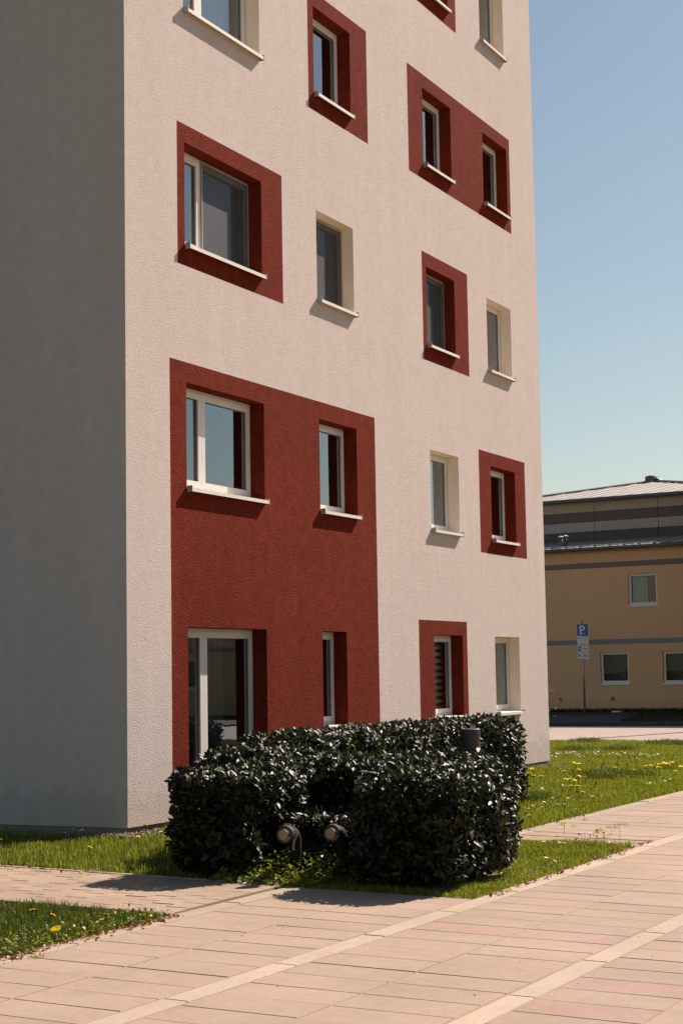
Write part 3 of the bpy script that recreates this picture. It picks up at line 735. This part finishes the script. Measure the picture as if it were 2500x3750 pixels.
# boxes: x0,x1,y0,y1,z0,z1, corner radius
HB = [(-2.72, -0.75, -3.02, -2.20, -0.06, 0.82, .12), (-2.72, -1.25, -4.86, -3.90, -0.06, 0.81, .14), (-1.45, 0.10, -4.28, -3.10, -0.06, 0.84, .20),
      (-1.50, -0.35, -3.40, -1.80, -0.06, 0.85, .16), (-2.14, -1.2, -4.05, -2.85, -0.06, 0.42, .12), (-1.45, 0.4, -2.50, -1.66, -0.06, 0.93, .18), (-0.40, 5.40, -2.45, -1.52, -0.06, 1.02, .16)]
def hsdf(P):
    d = np.full(len(P), 1e9)
    for x0, x1, y0, y1, z0, z1, r in HB:
        c = np.array([(x0 + x1) / 2, (y0 + y1) / 2, (z0 + z1) / 2]); h = np.array([(x1 - x0) / 2, (y1 - y0) / 2, (z1 - z0) / 2]) - r
        q = np.abs(P - c) - h; q_ = np.maximum(q, 0)
        d = np.minimum(d, np.linalg.norm(q_, axis=1) + np.minimum(q.max(axis=1), 0) - r)
    # uneven clipping of the hedge
    w_ = 0.030 * np.sin(P[:, 0] * 5.1 + P[:, 2] * 4) * np.sin(P[:, 1] * 6.3 + 1.7) + 0.018 * np.sin(P[:, 0] * 13 + P[:, 1] * 9 + P[:, 2] * 11)
    low = np.clip((0.25 - P[:, 2]) / 0.3, 0, 1) * 0.07          # thinner towards the ground
    return d + w_ + low
N = 820000
Pc = np.column_stack([RNG.uniform(-2.95, 6.0, N), RNG.uniform(-5.1, -1.3, N), RNG.uniform(-0.06, 1.15, N)])
dv = hsdf(Pc); keep = (dv > -0.13) & (dv < 0.02) & (RNG.random(N) < 0.98); Pc = Pc[keep]; dv = dv[keep]
e = 0.01
G = np.column_stack([hsdf(Pc + np.array(o_) * e) - dv for o_ in ((1, 0, 0), (0, 1, 0), (0, 0, 1))]); G /= np.linalg.norm(G, axis=1)[:, None] + 1e-9
n_l = len(Pc)
# leaf direction: outwards, up and random
D = G * 0.42 + RNG.normal(0, .60, (n_l, 3)) + np.array([0, 0, .12]); D /= np.linalg.norm(D, axis=1)[:, None]
Nn = G * 0.75 + np.array([.0, -.50, .5]) + RNG.normal(0, .46, (n_l, 3)); Nn -= D * (Nn * D).sum(1)[:, None]; Nn /= np.linalg.norm(Nn, axis=1)[:, None] + 1e-9
S = np.cross(D, Nn)
def leaf_arrays(Pb, D, S, Nn, ln, wd, fold=0.25, curl=0.12):
    """8 vertices a leaf: base, tip and three stations; faces as quads"""
    st = [(0.0, 0.10), (0.30, 0.92), (0.66, 0.92), (1.0, 0.06)]
    cols_ = []
    for t, w_ in st:
        c = Pb + D * (ln * t)[:, None] - Nn * (ln * curl * t * t)[:, None]
        up_ = Nn * (wd * w_ * 0.5 * fold)[:, None]
        cols_ += [c + S * (wd * w_ * 0.5)[:, None] + up_, c, c - S * (wd * w_ * 0.5)[:, None] + up_]
    V = np.stack(cols_, 1).reshape(-1, 3); nv = len(st) * 3
    f = []
    for k in range(len(st) - 1):
        a = k * 3; f += [(a, a + 1, a + 4, a + 3), (a + 1, a + 2, a + 5, a + 4)]
    F_ = (np.array(f)[None] + (np.arange(len(Pb)) * nv)[:, None, None]).reshape(-1, 4)
    return V, F_, nv
ln = RNG.uniform(.050, .094, n_l); wd = ln * RNG.uniform(.38, .46, n_l)
rnd = RNG.random(n_l)
hedge = empty('hedge', (-1.2, -3.2, gz(-3.2))); tag(hedge, 'dense glossy dark green laurel hedge clipped in front of the beige block', 'hedge')
# nearest 300 outer leaves as single parts
dist = np.linalg.norm(Pc - np.array(CAM_POS), axis=1) + np.where(dv > -0.02, 0, 5) + np.where(Pc[:, 2] > 0.15, 0, 3)
order = np.argsort(dist); near = order[:300]; mask = np.ones(n_l, bool); mask[near] = False
V, F_, nv = leaf_arrays(Pc[mask] - D[mask] * .03, D[mask], S[mask], Nn[mask], ln[mask], wd[mask])
HI = Vector(hedge.location)
V = V - np.array(HI)
o = np_mesh('foliage', V, F_, M['laurel'], {'rnd': np.repeat(rnd[mask], nv)}, hedge, True); tag(o, kind='stuff')
one = np.zeros((1, 3)); 
Vl, Fl, nvl = leaf_arrays(one, np.array([[1., 0, 0]]), np.array([[0., 1, 0]]), np.array([[0., 0, 1]]), np.array([1.0]), np.array([0.42]))
lo = np_mesh('leaf', Vl, Fl, M['laurel'], {'rnd': np.zeros(len(Vl))}, None, True); lme = lo.data; bpy.data.objects.remove(lo)
for i in near:
    o = link('leaf', lme, hedge); b_ = Pc[i] - D[i] * .03 - np.array(HI)
    k_ = ln[i]
    o.matrix_local = Matrix(((D[i][0] * k_, S[i][0] * k_, Nn[i][0] * k_, b_[0]), (D[i][1] * k_, S[i][1] * k_, Nn[i][1] * k_, b_[1]), (D[i][2] * k_, S[i][2] * k_, Nn[i][2] * k_, b_[2]), (0, 0, 0, 1)))
m = MB()
for x0, x1, y0, y1, z0, z1, r in HB: 
    s_ = .17 + .002 * len(m.v) / 8; m.box(x0 + s_ - HI.x, x1 - s_ - HI.x, y0 + s_ - HI.y, y1 - s_ - HI.y, .12 - HI.z, z1 - s_ * .8 - HI.z)
m.build('light_block_core', M['twig'], hedge)  # solid dark boxes added inside the leaves to block light
for k in range(46):
    bx = HB[k % len(HB)]; x, y = random.uniform(bx[0] + .2, bx[1] - .2), random.uniform(bx[2] + .2, bx[3] - .2); m = MB()
    m.tube([(x - HI.x, y - HI.y, gz(y) - .05 - HI.z), (x + random.uniform(-.05, .05) - HI.x, y + random.uniform(-.05, .05) - HI.y, .2 - HI.z), (x + random.uniform(-.1, .1) - HI.x, y + random.uniform(-.1, .1) - HI.y, .5 - HI.z)], [.014, .011, .007], 6)
    m.build('stem', M['twig'], hedge)

# ------------------------------------------------------------------ grass
M['grass'] = leaf_mat('grass_blade', (0.085, 0.100, 0.012), (0.185, 0.185, 0.028), 0.5, 0.35, 0.3, (0.30, 0.25, 0.10))
M['grass_dark'] = leaf_mat('lush_grass_blade', (0.042, 0.060, 0.008), (0.090, 0.105, 0.015), 0.5, 0.3, 0.3, (0.22, 0.18, 0.07))
def in_hedge(x, y, s=0.12):
    r = np.zeros(len(x), bool)
    for b in HB: r |= (x > b[0] + s) & (x < b[1] - s) & (y > b[2] + s) & (y < b[3] - s)
    return r
def vis_mask(x, y, z=0.0, m=60):
    v = np.column_stack([x - CAM_POS.x, y - CAM_POS.y, np.full(len(x), z) - CAM_POS.z]); d = v @ np.array(FWD)
    px = CXP + F_PX * (v @ np.array(RGT)) / d; py = CYP - F_PX * (v @ np.array(UPV)) / d
    return (d > 1) & (px > -m) & (px < 2500 + m) & (py < 3750 + m + 60)
def blobs(x, y, k, seed):
    r = np.random.default_rng(seed); s = np.zeros(len(x))
    for _ in range(6):
        a, b, p = r.normal(0, k), r.normal(0, k), r.uniform(0, 6.28); s += np.sin(a * x + b * y + p)
    return s / 6
def grass(name, label, bounds, n, inside, hmin, hmax, wid, mat, lean=0.5, mg=200, short_edge=None):
    x = RNG.uniform(bounds[0], bounds[1], n); y = RNG.uniform(bounds[2], bounds[3], n)
    k = inside(x, y) & ~in_hedge(x, y) & vis_mask(x, y, 0, mg); x, y = x[k], y[k]; n = len(x)
    patch = np.clip(0.72 + 0.75 * blobs(x, y, 3.0, 3) + .35 * blobs(x, y, 11, 4), 0.30, 1.5)
    h = RNG.uniform(hmin, hmax, n) * patch * RNG.uniform(.6, 1.15, n)
    if short_edge is not None: h *= short_edge(x, y)
    w_ = wid * RNG.uniform(.6, 1.3, n); z = 0.016 * np.minimum(y, 0) - 0.03
    az = RNG.uniform(0, 6.283, n); ln_ = RNG.normal(0, lean, n) * h; la = RNG.uniform(0, 6.283, n)
    dx, dy = np.cos(az) * w_ / 2, np.sin(az) * w_ / 2; lx, ly = np.cos(la) * ln_, np.sin(la) * ln_
    B0 = np.column_stack([x - dx, y - dy, z]); B1 = np.column_stack([x + dx, y + dy, z]); zm = z + .03 + h * .6
    M0 = np.column_stack([x - dx * .8 + lx * .35, y - dy * .8 + ly * .35, zm]); M1 = np.column_stack([x + dx * .8 + lx * .35, y + dy * .8 + ly * .35, zm])
    T = np.column_stack([x + lx, y + ly, z + .03 + h * np.sqrt(np.clip(1 - (ln_ / (h + 1e-6)) ** 2 * .4, .2, 1))])
    V = np.stack([B0, B1, M1, M0, T], 1).reshape(-1, 3); b = (np.arange(n) * 5)[:, None]
    F3 = np.concatenate([b + np.array([[0, 1, 2]]), b + np.array([[0, 2, 3]]), b + np.array([[3, 2, 4]])], 0)
    ton = np.clip(RNG.random(n) * .80 + .20 * blobs(x, y, 2.0, 9) + .12, 0.0, .999)
    o = np_mesh(name, V, F3, mat, {'rnd': np.repeat(ton, 5)})
    tag(o, label, 'grass', kind='stuff'); return o
side_x = lambda y: 0.012 * (y + 3.4)
def left_lawn(x, y): return (x > -2.76 + side_x(y)) & ((x < -0.05) | (y < -0.08)) & (y > -3.46) & (x < 2.5) & ~((x > -.35) & (y > -.30) & (RNG.random(len(x)) < .85))
def bed(x, y): return (x > -2.90) & (x < 1.12) & (y > -5.04 - .018 * (x + 5)) & (y < -3.40)
def corner_lawn(x, y): return (x < -4.62 + side_x(y)) & (y > -3.45)
def right_lawn(x, y): return (x > 1.2) & (x < 22.0) & (y > -3.52 - .018 * (x + 5) * .5) & ((y < -.12) | (x > XE + .1))
gr_edge_left = lambda x, y: np.clip(.35 + (x + 2.76) / .5, .35, 1)
grass('grass', 'sunlit grass between the side path and the gable', (-3.0, 2.5, -3.5, 7.0), 90000, left_lawn, .04, .10, .006, M['grass'], short_edge=gr_edge_left)
grass('grass', 'grass in the hedge bed beside the slab walkway', (-3.0, 1.7, -5.1, -3.4), 60000, bed, .025, .065, .0055, M['grass'])
grass('grass', 'darker grass in the lawn corner nearest the viewer', (-8.0, -4.4, -3.6, 2.0), 110000, corner_lawn, .035, .08, .005, M['grass_dark'])
grass('grass', 'wide flowering lawn right of the hedge', (1.2, 22.0, -4.0, 4.5), 330000, right_lawn, .02, .065, .008, M['grass'])
# darker taller tussocks in the right lawn
tus = [(21.3, 2.1, .5), (17.7, 1.1, .5), (10.55, -1.7, .55), (10.5, -2.2, .5), (10.0, -1.95, .45), (18.0, .3, .45), (20.6, .1, .55), (20.2, -.3, .5), (5.86, -2.3, .3), (21.2, -.5, .4)]
tp = np.array([(t[0] + RNG.normal(0, t[2] * .5), t[1] + RNG.normal(0, t[2] * .35)) for t in tus for _ in range(950)])
_sv = RNG.uniform
def tuss(name, label, pts, hmin, hmax, wid, mat):
    x, y = pts[:, 0], pts[:, 1]; n = len(x); h = RNG.uniform(hmin, hmax, n); az = RNG.uniform(0, 6.283, n); la = RNG.uniform(0, 6.283, n); l_ = RNG.uniform(0, .75, n) * h
    z = 0.016 * np.minimum(y, 0) - .02; dx, dy = np.cos(az) * wid / 2, np.sin(az) * wid / 2; lx, ly = np.cos(la) * l_, np.sin(la) * l_
    V = np.stack([np.column_stack([x - dx, y - dy, z]), np.column_stack([x + dx, y + dy, z]), np.column_stack([x + dx * .8 + lx * .4, y + dy * .8 + ly * .4, z + h * .6]), np.column_stack([x - dx * .8 + lx * .4, y - dy * .8 + ly * .4, z + h * .6]), np.column_stack([x + lx, y + ly, z + h * .85])], 1).reshape(-1, 3)
    b = (np.arange(n) * 5)[:, None]; F3 = np.concatenate([b + np.array([[0, 1, 2]]), b + np.array([[0, 2, 3]]), b + np.array([[3, 2, 4]])], 0)
    o = np_mesh(name, V, F3, mat, {'rnd': np.repeat(RNG.random(n) * .9, 5)}); tag(o, label, 'grass', kind='stuff'); return o
tuss('tussocks', 'taller dark grass tussocks scattered over the right lawn', tp, .06, .17, .009, M['grass_dark'])
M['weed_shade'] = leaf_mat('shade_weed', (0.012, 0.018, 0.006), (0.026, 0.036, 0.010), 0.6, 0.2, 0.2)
yp = np.array([(RNG.uniform(45.3, 46.6), RNG.uniform(4, 12)) for _ in range(5000)] + [(RNG.uniform(33, 45), RNG.uniform(2, 8)) for _ in range(9000)])
yp = yp[(yp[:, 1] < 12) & ((yp[:, 0] > 44) | (yp[:, 1] < 5.0 + (yp[:, 0] - 32.6) * .22))]
yo = tuss('weeds', 'shaded weeds and low plants along the foot of the ochre wall', yp, .05, .24, .016, M['weed_shade'])

# ------------------------------------------------------------------ flowers, weeds and litter
M['petal_y'] = plain('dandelion_yellow', (0.88, 0.56, 0.010), 0.7, var=0.12, spec=0.2)
M['petal_w'] = plain('daisy_white', (0.80, 0.77, 0.72), 0.7, var=0.04, spec=0.2)
M['stalk'] = plain('flower_stalk', (0.09, 0.12, 0.03), 0.7)
def dandelion_mesh(seed):
    r = random.Random(seed); m = MB(); h = .085 + r.uniform(-.015, .02)
    m.tube([(0, 0, -.03), (r.uniform(-.01, .01), r.uniform(-.01, .01), h * .5), (0, 0, h)], .0025, 5, 1)
    for ring_, (n, L_, up) in enumerate(((18, .024, .25), (15, .019, .6), (10, .012, 1.1))):
        for k in range(n):
            a = 6.283 * k / n + ring_ * .2 + r.uniform(-.08, .08); w_ = .0042; d = (math.cos(a), math.sin(a)); pz = L_ * up * .5
            t = (-d[1] * w_, d[0] * w_)
            m.quad((t[0] * .4, t[1] * .4, h + .002 * ring_), (-t[0] * .4, -t[1] * .4, h + .002 * ring_), (d[0] * L_ - t[0], d[1] * L_ - t[1], h + pz), (d[0] * L_ + t[0], d[1] * L_ + t[1], h + pz))
    m.lathe((0, 0, h - .008), (0, 0, 1), [(0, .004), (.006, .009), (.010, .010)], 8, 1)
    o = m.build('dandelion', [M['petal_y'], M['stalk']]); me = o.data; bpy.data.objects.remove(o); return me
def daisy_mesh(seed):
    r = random.Random(seed); m = MB(); h = .065 + r.uniform(-.012, .015)
    m.tube([(0, 0, -.03), (0, 0, h)], .0016, 4, 2)
    for k in range(14):
        a = 6.283 * k / 14; d = (math.cos(a), math.sin(a)); t = (-d[1] * .0032, d[0] * .0032)
        m.quad((d[0] * .003 + t[0] * .5, d[1] * .003 + t[1] * .5, h), (d[0] * .003 - t[0] * .5, d[1] * .003 - t[1] * .5, h), (d[0] * .0125 - t[0], d[1] * .0125 - t[1], h + .003), (d[0] * .0125 + t[0], d[1] * .0125 + t[1], h + .003))
    m.lathe((0, 0, h - .001), (0, 0, 1), [(0, .0045), (.003, .0038), (.0045, .001)], 7, 1)
    o = m.build('daisy', [M['petal_w'], M['petal_y'], M['stalk']]); me = o.data; bpy.data.objects.remove(o); return me
DM = [dandelion_mesh(i) for i in range(4)]; WM = [daisy_mesh(i) for i in range(3)]
def flower(me_l, name, x, y, label, cat, group, s=1.0, tilt=.35):
    o = link(name, random.choice(me_l)); o.location = (x, y, gz(y)); s = s * random.uniform(.85, 1.15); o.scale = (s, s, random.uniform(.85, 1.2))
    o.rotation_euler = (random.uniform(-tilt, tilt), random.uniform(-tilt, tilt) - .15, random.uniform(0, 6.28)); tag(o, label, cat, group); return o
FAR = [(12.52, -.61), (11.55, -.97), (12.08, -.86), (12.91, -.73), (12.86, -1.01), (11.74, -1.37), (11.65, -1.52), (11.57, -1.67), (11.34, -1.69), (13.27, -1.16), (12.37, -1.58), (10.25, -1.22), (9.89, -1.45), (10.59, -1.33), (10.80, -1.30), (9.90, -1.65), (9.42, -1.72), (9.93, -1.73), (8.45, -1.85), (8.59, -1.89), (8.32, -2.03), (8.64, -2.00), (8.70, -2.08), (9.10, -2.18), (8.15, -2.40), (7.02, -2.45), (6.92, -2.56), (6.27, -2.57), (6.45, -2.75), (6.33, -2.82), (10.80, -.50), (9.93, -.83), (9.22, -1.04), (8.75, -1.27), (8.85, -1.22), (8.53, -1.45), (5.84, -2.18), (7.01, -1.69), (11.22, -.69), (14.65, -1.03), (14.01, -1.25), (15.09, -1.60)]
CLUMP = [(11.49, -2.02), (11.85, -1.96), (11.02, -2.29), (12.03, -2.01), (12.33, -1.99), (10.79, -2.22), (12.50, -2.01), (12.01, -2.18), (13.13, -1.97), (12.71, -2.11), (12.87, -2.11), (12.60, -2.22), (11.71, -2.31), (11.58, -2.37), (12.63, -2.29), (13.02, -2.23), (12.38, -2.43), (12.31, -2.50), (10.96, -2.77), (12.95, -2.05), (12.45, -2.12), (12.8, -2.2), (12.2, -2.1), (13.3, -2.1)]
for x, y in FAR: flower(DM, 'dandelion', x, y, 'yellow dandelion scattered over the lawn between hedge and road', 'dandelion', 'dandelions in the right lawn', 1.4)
for x, y in CLUMP: flower(DM, 'dandelion', x, y, 'yellow dandelion in the dense drift by the right picture edge', 'dandelion', 'dandelion drift at the right', 1.4)
flower(DM, 'dandelion', 2.86, -3.40, 'yellow dandelion growing at the kerb right of the hedge foot', 'dandelion', 'dandelions in the right lawn')
for x, y in ((1.83, -4.13), (.91, -4.60), (.97, -4.64), (.86, -4.78), (1.27, -4.76), (1.42, -4.64), (.09, -4.50), (-.14, -4.60), (-1.81, -4.83), (-1.77, -4.93)):
    flower(DM, 'dandelion', x, y, 'yellow dandelion in the narrow grass tongue between hedge and slabs', 'dandelion', 'dandelions in the hedge bed')
for x, y in ((-1.87, .17), (-1.88, -.81), (-.10, -.23), (-.40, -.67), (-.86, -.69), (-1.12, -1.48)):
    flower(DM, 'dandelion', x, y, 'yellow dandelion in the sunlit grass between gable and side path', 'dandelion', 'dandelions by the gable')
NEARD = [((-5.46, -2.87), 'half of a dandelion pair at the left edge of the near lawn', .9), ((-5.40, -2.86), 'wider bloom of the dandelion pair at the left edge of the near lawn', 1.1), ((-5.40, -2.97), 'small lone dandelion right of the pair in the near lawn', .8),
         ((-5.26, -3.32), 'dandelion at the right end of the near lawn above the kerb litter', 1.1), ((-5.33, -3.40), 'low dandelion just under the bloom at the right end of the near lawn', .9), ((-5.79, -3.35), 'large tilted dandelion lowest in the near lawn', 1.35)]
for (x, y), lb, s_ in NEARD: flower(DM, 'dandelion', x, y, lb, 'dandelion', 'dandelions in the near lawn', s_ * 1.1)
DZ = [(3.96, -2.93), (3.82, -3.02), (3.67, -3.06), (3.52, -3.16), (4.22, -2.93), (3.79, -3.14), (4.18, -3.05), (4.04, -3.12), (4.36, -3.03), (4.52, -3.0), (4.14, -3.15), (4.65, -3.09), (4.9, -3.02), (4.95, -3.04), (4.96, -3.06), (4.64, -3.18), (5.4, -2.76), (5.65, -2.73), (5.82, -2.8), (5.62, -2.88), (6.12, -3.08), (5.74, -3.16), (5.68, -3.2), (6.16, -3.17), (5.8, -3.28), (7.6, -1.9), (8.18, -1.79), (7.79, -2.04), (7.27, -2.11), (7.43, -1.78), (6.91, -2.05), (8.51, -3.06), (8.3, -3.15), (8.46, -3.12), (9.23, -3.11), (9.32, -3.14), (9.27, -3.2), (5.62, -3.02), (4.93, -2.79)]
for x, y in DZ: flower(WM, 'daisy', x, y, 'white daisy in the lawn along the kerb right of the hedge', 'daisy', 'daisies along the right kerb', 1.35)
for x, y in ((.53, -4.38), (.59, -4.45), (.53, -4.54), (.40, -4.63), (-.73, -4.84), (-.80, -4.93), (1.09, -4.56), (1.04, -4.65), (1.23, -4.64), (1.69, -4.38), (1.54, -4.46), (1.54, -4.51), (.86, -4.94), (1.63, -4.79)):
    flower(WM, 'daisy', x, y, 'white daisy in the narrow grass tongue between hedge and slabs', 'daisy', 'daisies in the hedge bed', 1.35)
for x, y in ((-.47, .47), (-.36, .43), (-.34, .40), (-.35, .35), (-.21, .41), (-.48, .28), (-.46, .24)):
    flower(WM, 'daisy', x, y, 'white daisy in the small group by the foot of the shaded gable', 'daisy', 'daisies by the gable', 1.3)
flower(WM, 'daisy', -2.54, -1.70, 'lone white daisy beside the tip of the hedge shadow', 'daisy', None, 1.3)
for k in range(150):
    x = RNG.normal(15.15, .40); y = .95 - 2.3 * RNG.random() ** 1.5
    flower(WM, 'daisy', x, y, 'white daisy in the pale drift beyond the building corner', 'daisy', 'daisy drift beyond the corner', 1.3)

# leafy weeds on the lit ground in the hedge notch
M['weed'] = leaf_mat('ground_weed_leaf', (0.07, 0.095, 0.012), (0.16, 0.17, 0.024), 0.45, 0.35, 0.35)
def leafy(name, label, pts, hs, lmin, lmax, mat, cat='plant', lscale=1.0):
    n = len(pts); Pb = np.column_stack([pts[:, 0], pts[:, 1], 0.016 * np.minimum(pts[:, 1], 0) + hs * RNG.random(n)])
    D_ = RNG.normal(0, 1, (n, 3)); D_[:, 2] = np.abs(D_[:, 2]) * .5 + .1; D_ /= np.linalg.norm(D_, axis=1)[:, None]
    N_ = np.array([0, 0, 1.]) + RNG.normal(0, .5, (n, 3)); N_ -= D_ * (N_ * D_).sum(1)[:, None]; N_ /= np.linalg.norm(N_, axis=1)[:, None]
    l_ = RNG.uniform(lmin, lmax, n) * lscale; V, F_, nv = leaf_arrays(Pb, D_, np.cross(D_, N_), N_, l_, l_ * RNG.uniform(.45, .75, n))
    o = np_mesh(name, V, F_, mat, {'rnd': np.repeat(RNG.random(n), nv)}); tag(o, label, cat, kind='stuff'); return o
gp = np.column_stack([RNG.uniform(-2.88, -1.95, 2900), RNG.uniform(-3.72, -2.72, 2900)]); gh = .21 * np.clip((gp[:, 0] + 2.95) / .6, .15, 1)
leafy('ground_cover', 'leafy green ground cover lit between the two hedge blocks', gp, gh, .02, .05, M['weed'])
wp = np.column_stack([RNG.uniform(-6.8, -4.6, 1000), -3.47 + .42 * RNG.random(1000) ** 1.6])
wp = wp[(wp[:, 0] < -4.62)]
leafy('ground_cover', 'small broad leaved weeds along the near lawn edge', wp, np.full(len(wp), .05), .015, .034, M['weed'])
wp = np.column_stack([np.concatenate([RNG.normal(c, .07, 30) for c in (-2.86, -2.80, -2.82)]), np.concatenate([RNG.normal(c, .10, 30) for c in (-1.52, -.95, -3.0)])])
leafy('ground_cover', 'low weeds creeping over the side path edge', wp, np.full(len(wp), .04), .02, .045, M['weed'])
# weeds in the slab joints
jw = [(3.45, -3.81), (3.10, -4.32), (3.13, -4.39), (2.48, -4.30), (2.68, -3.96), (2.02, -4.58), (2.71, -4.33), (2.91, -3.75), (2.74, -4.40), (1.93, -4.44), (.34, -5.22), (-6.38, -3.62), (-2.9, -3.72), (2.2, -4.36), (2.35, -4.33), (1.75, -4.6), (4.3, -3.62), (3.6, -3.63)]
tuss('joint_weeds', 'sparse grass tufts growing in the slab joints', np.array([(a + RNG.normal(0, .035), b + RNG.normal(0, .02)) for a, b in jw for _ in range(34)]), .02, .07, .004, M['grass'])
M['litter'] = leaf_mat('dry_leaf_litter', (0.16, 0.070, 0.030), (0.30, 0.145, 0.065), 0.8, 0.1, 0.2)
lpn = np.concatenate([np.column_stack([RNG.uniform(-6.9, -4.6, 330), RNG.normal(-3.49, .035, 330)]), np.column_stack([RNG.uniform(-2.9, 1.6, 160), RNG.normal(-5.07, .02, 160) - .018 * 4]), np.column_stack([RNG.normal(-2.79, .02, 90), RNG.uniform(-3.3, .6, 90)]), np.column_stack([RNG.uniform(1.6, 5, 60), RNG.normal(-3.62, .05, 60)]),
                      np.column_stack([RNG.uniform(-7.5, 3, 46), RNG.uniform(-7.2, -3.7, 46)])])
NSC = 46
lsz = np.where(np.arange(len(lpn)) < len(lpn) - NSC, 1.0, .4)
kp_ = ~((lpn[:, 0] > -4.4) & (lpn[:, 0] < -2.9) & (lpn[:, 1] > -3.6) & (lpn[:, 1] < -3.4)); lpn = lpn[kp_]; lsz = lsz[kp_]
leafy('leaf_litter', 'brown dry leaf bits along the kerbs', lpn, np.full(len(lpn), .012), .012, .045, M['litter'], 'litter', lsz)
# gravel along the foot of the facade
M['pebble'] = stone_mat('gravel_stone', (0.34, 0.26, 0.19), 0.15, 60)
m = MB(); gp = [(random.uniform(-.32, 4.2), random.uniform(-.34, -.02)) for _ in range(900)] + [(random.uniform(-.34, -.02), random.uniform(-.3, .5)) for _ in range(160)] + [(random.uniform(11.5, 13.4), random.uniform(-.28, -.02)) for _ in range(260)]
for x, y in gp:
    r = random.uniform(.010, .026); z = gz(y) + random.uniform(-.005, .02); a = random.uniform(0, 6.28); c_, s_ = math.cos(a), math.sin(a); k1, k2 = random.uniform(.7, 1.4), random.uniform(.5, .9)
    vv = [(r * k1, 0, 0), (0, r, 0), (-r * k1, 0, 0), (0, -r, 0), (0, 0, r * k2), (0, 0, -r * k2)]
    m.add([(x + c_ * p - s_ * q, y + s_ * p + c_ * q, z + t) for p, q, t in vv], [(0, 1, 4), (1, 2, 4), (2, 3, 4), (3, 0, 4), (1, 0, 5), (2, 1, 5), (3, 2, 5), (0, 3, 5)])
gv = m.build('gravel', M['pebble'], None); tag(gv, 'narrow gravel strip along the foot of the facade', 'gravel', kind='stuff')
# sprigs beside the far corner of the building and a white cover on the soil
sp_ = empty('sapling', (14.3, 0.62, 0)); tag(sp_, 'thin sapling with sparse yellow green leaves just behind the building corner', 'shrub')
m = MB()
for k in range(6):
    a = random.uniform(0, 6.28); m.tube([(0, 0, 0), (.08 * math.cos(a), .08 * math.sin(a), .5), (.2 * math.cos(a), .2 * math.sin(a), random.uniform(.8, 1.35))], [.008, .006, .003], 5)
m.build('branches', M['twig'], sp_)
n = 70; Pb = np.column_stack([RNG.normal(0, .13, n), RNG.normal(0, .13, n), RNG.uniform(.35, 1.35, n)]); D_ = RNG.normal(0, 1, (n, 3)); D_ /= np.linalg.norm(D_, axis=1)[:, None]; N_ = np.cross(D_, RNG.normal(0, 1, (n, 3))); N_ /= np.linalg.norm(N_, axis=1)[:, None]
V, F_, nv = leaf_arrays(Pb, D_, np.cross(D_, N_), N_, RNG.uniform(.04, .07, n), RNG.uniform(.02, .035, n)); np_mesh('foliage', V, F_, M['weed'], {'rnd': np.repeat(RNG.random(n), nv)}, sp_)
m = MB(); m.bbox(45.05, 45.4, 8.70, 9.0, 0.0, 0.06, 0.01); tag(m.build('utility_cover', M['white_trim']), 'small flat white cover lying on the soil below the ochre wall', 'cover')
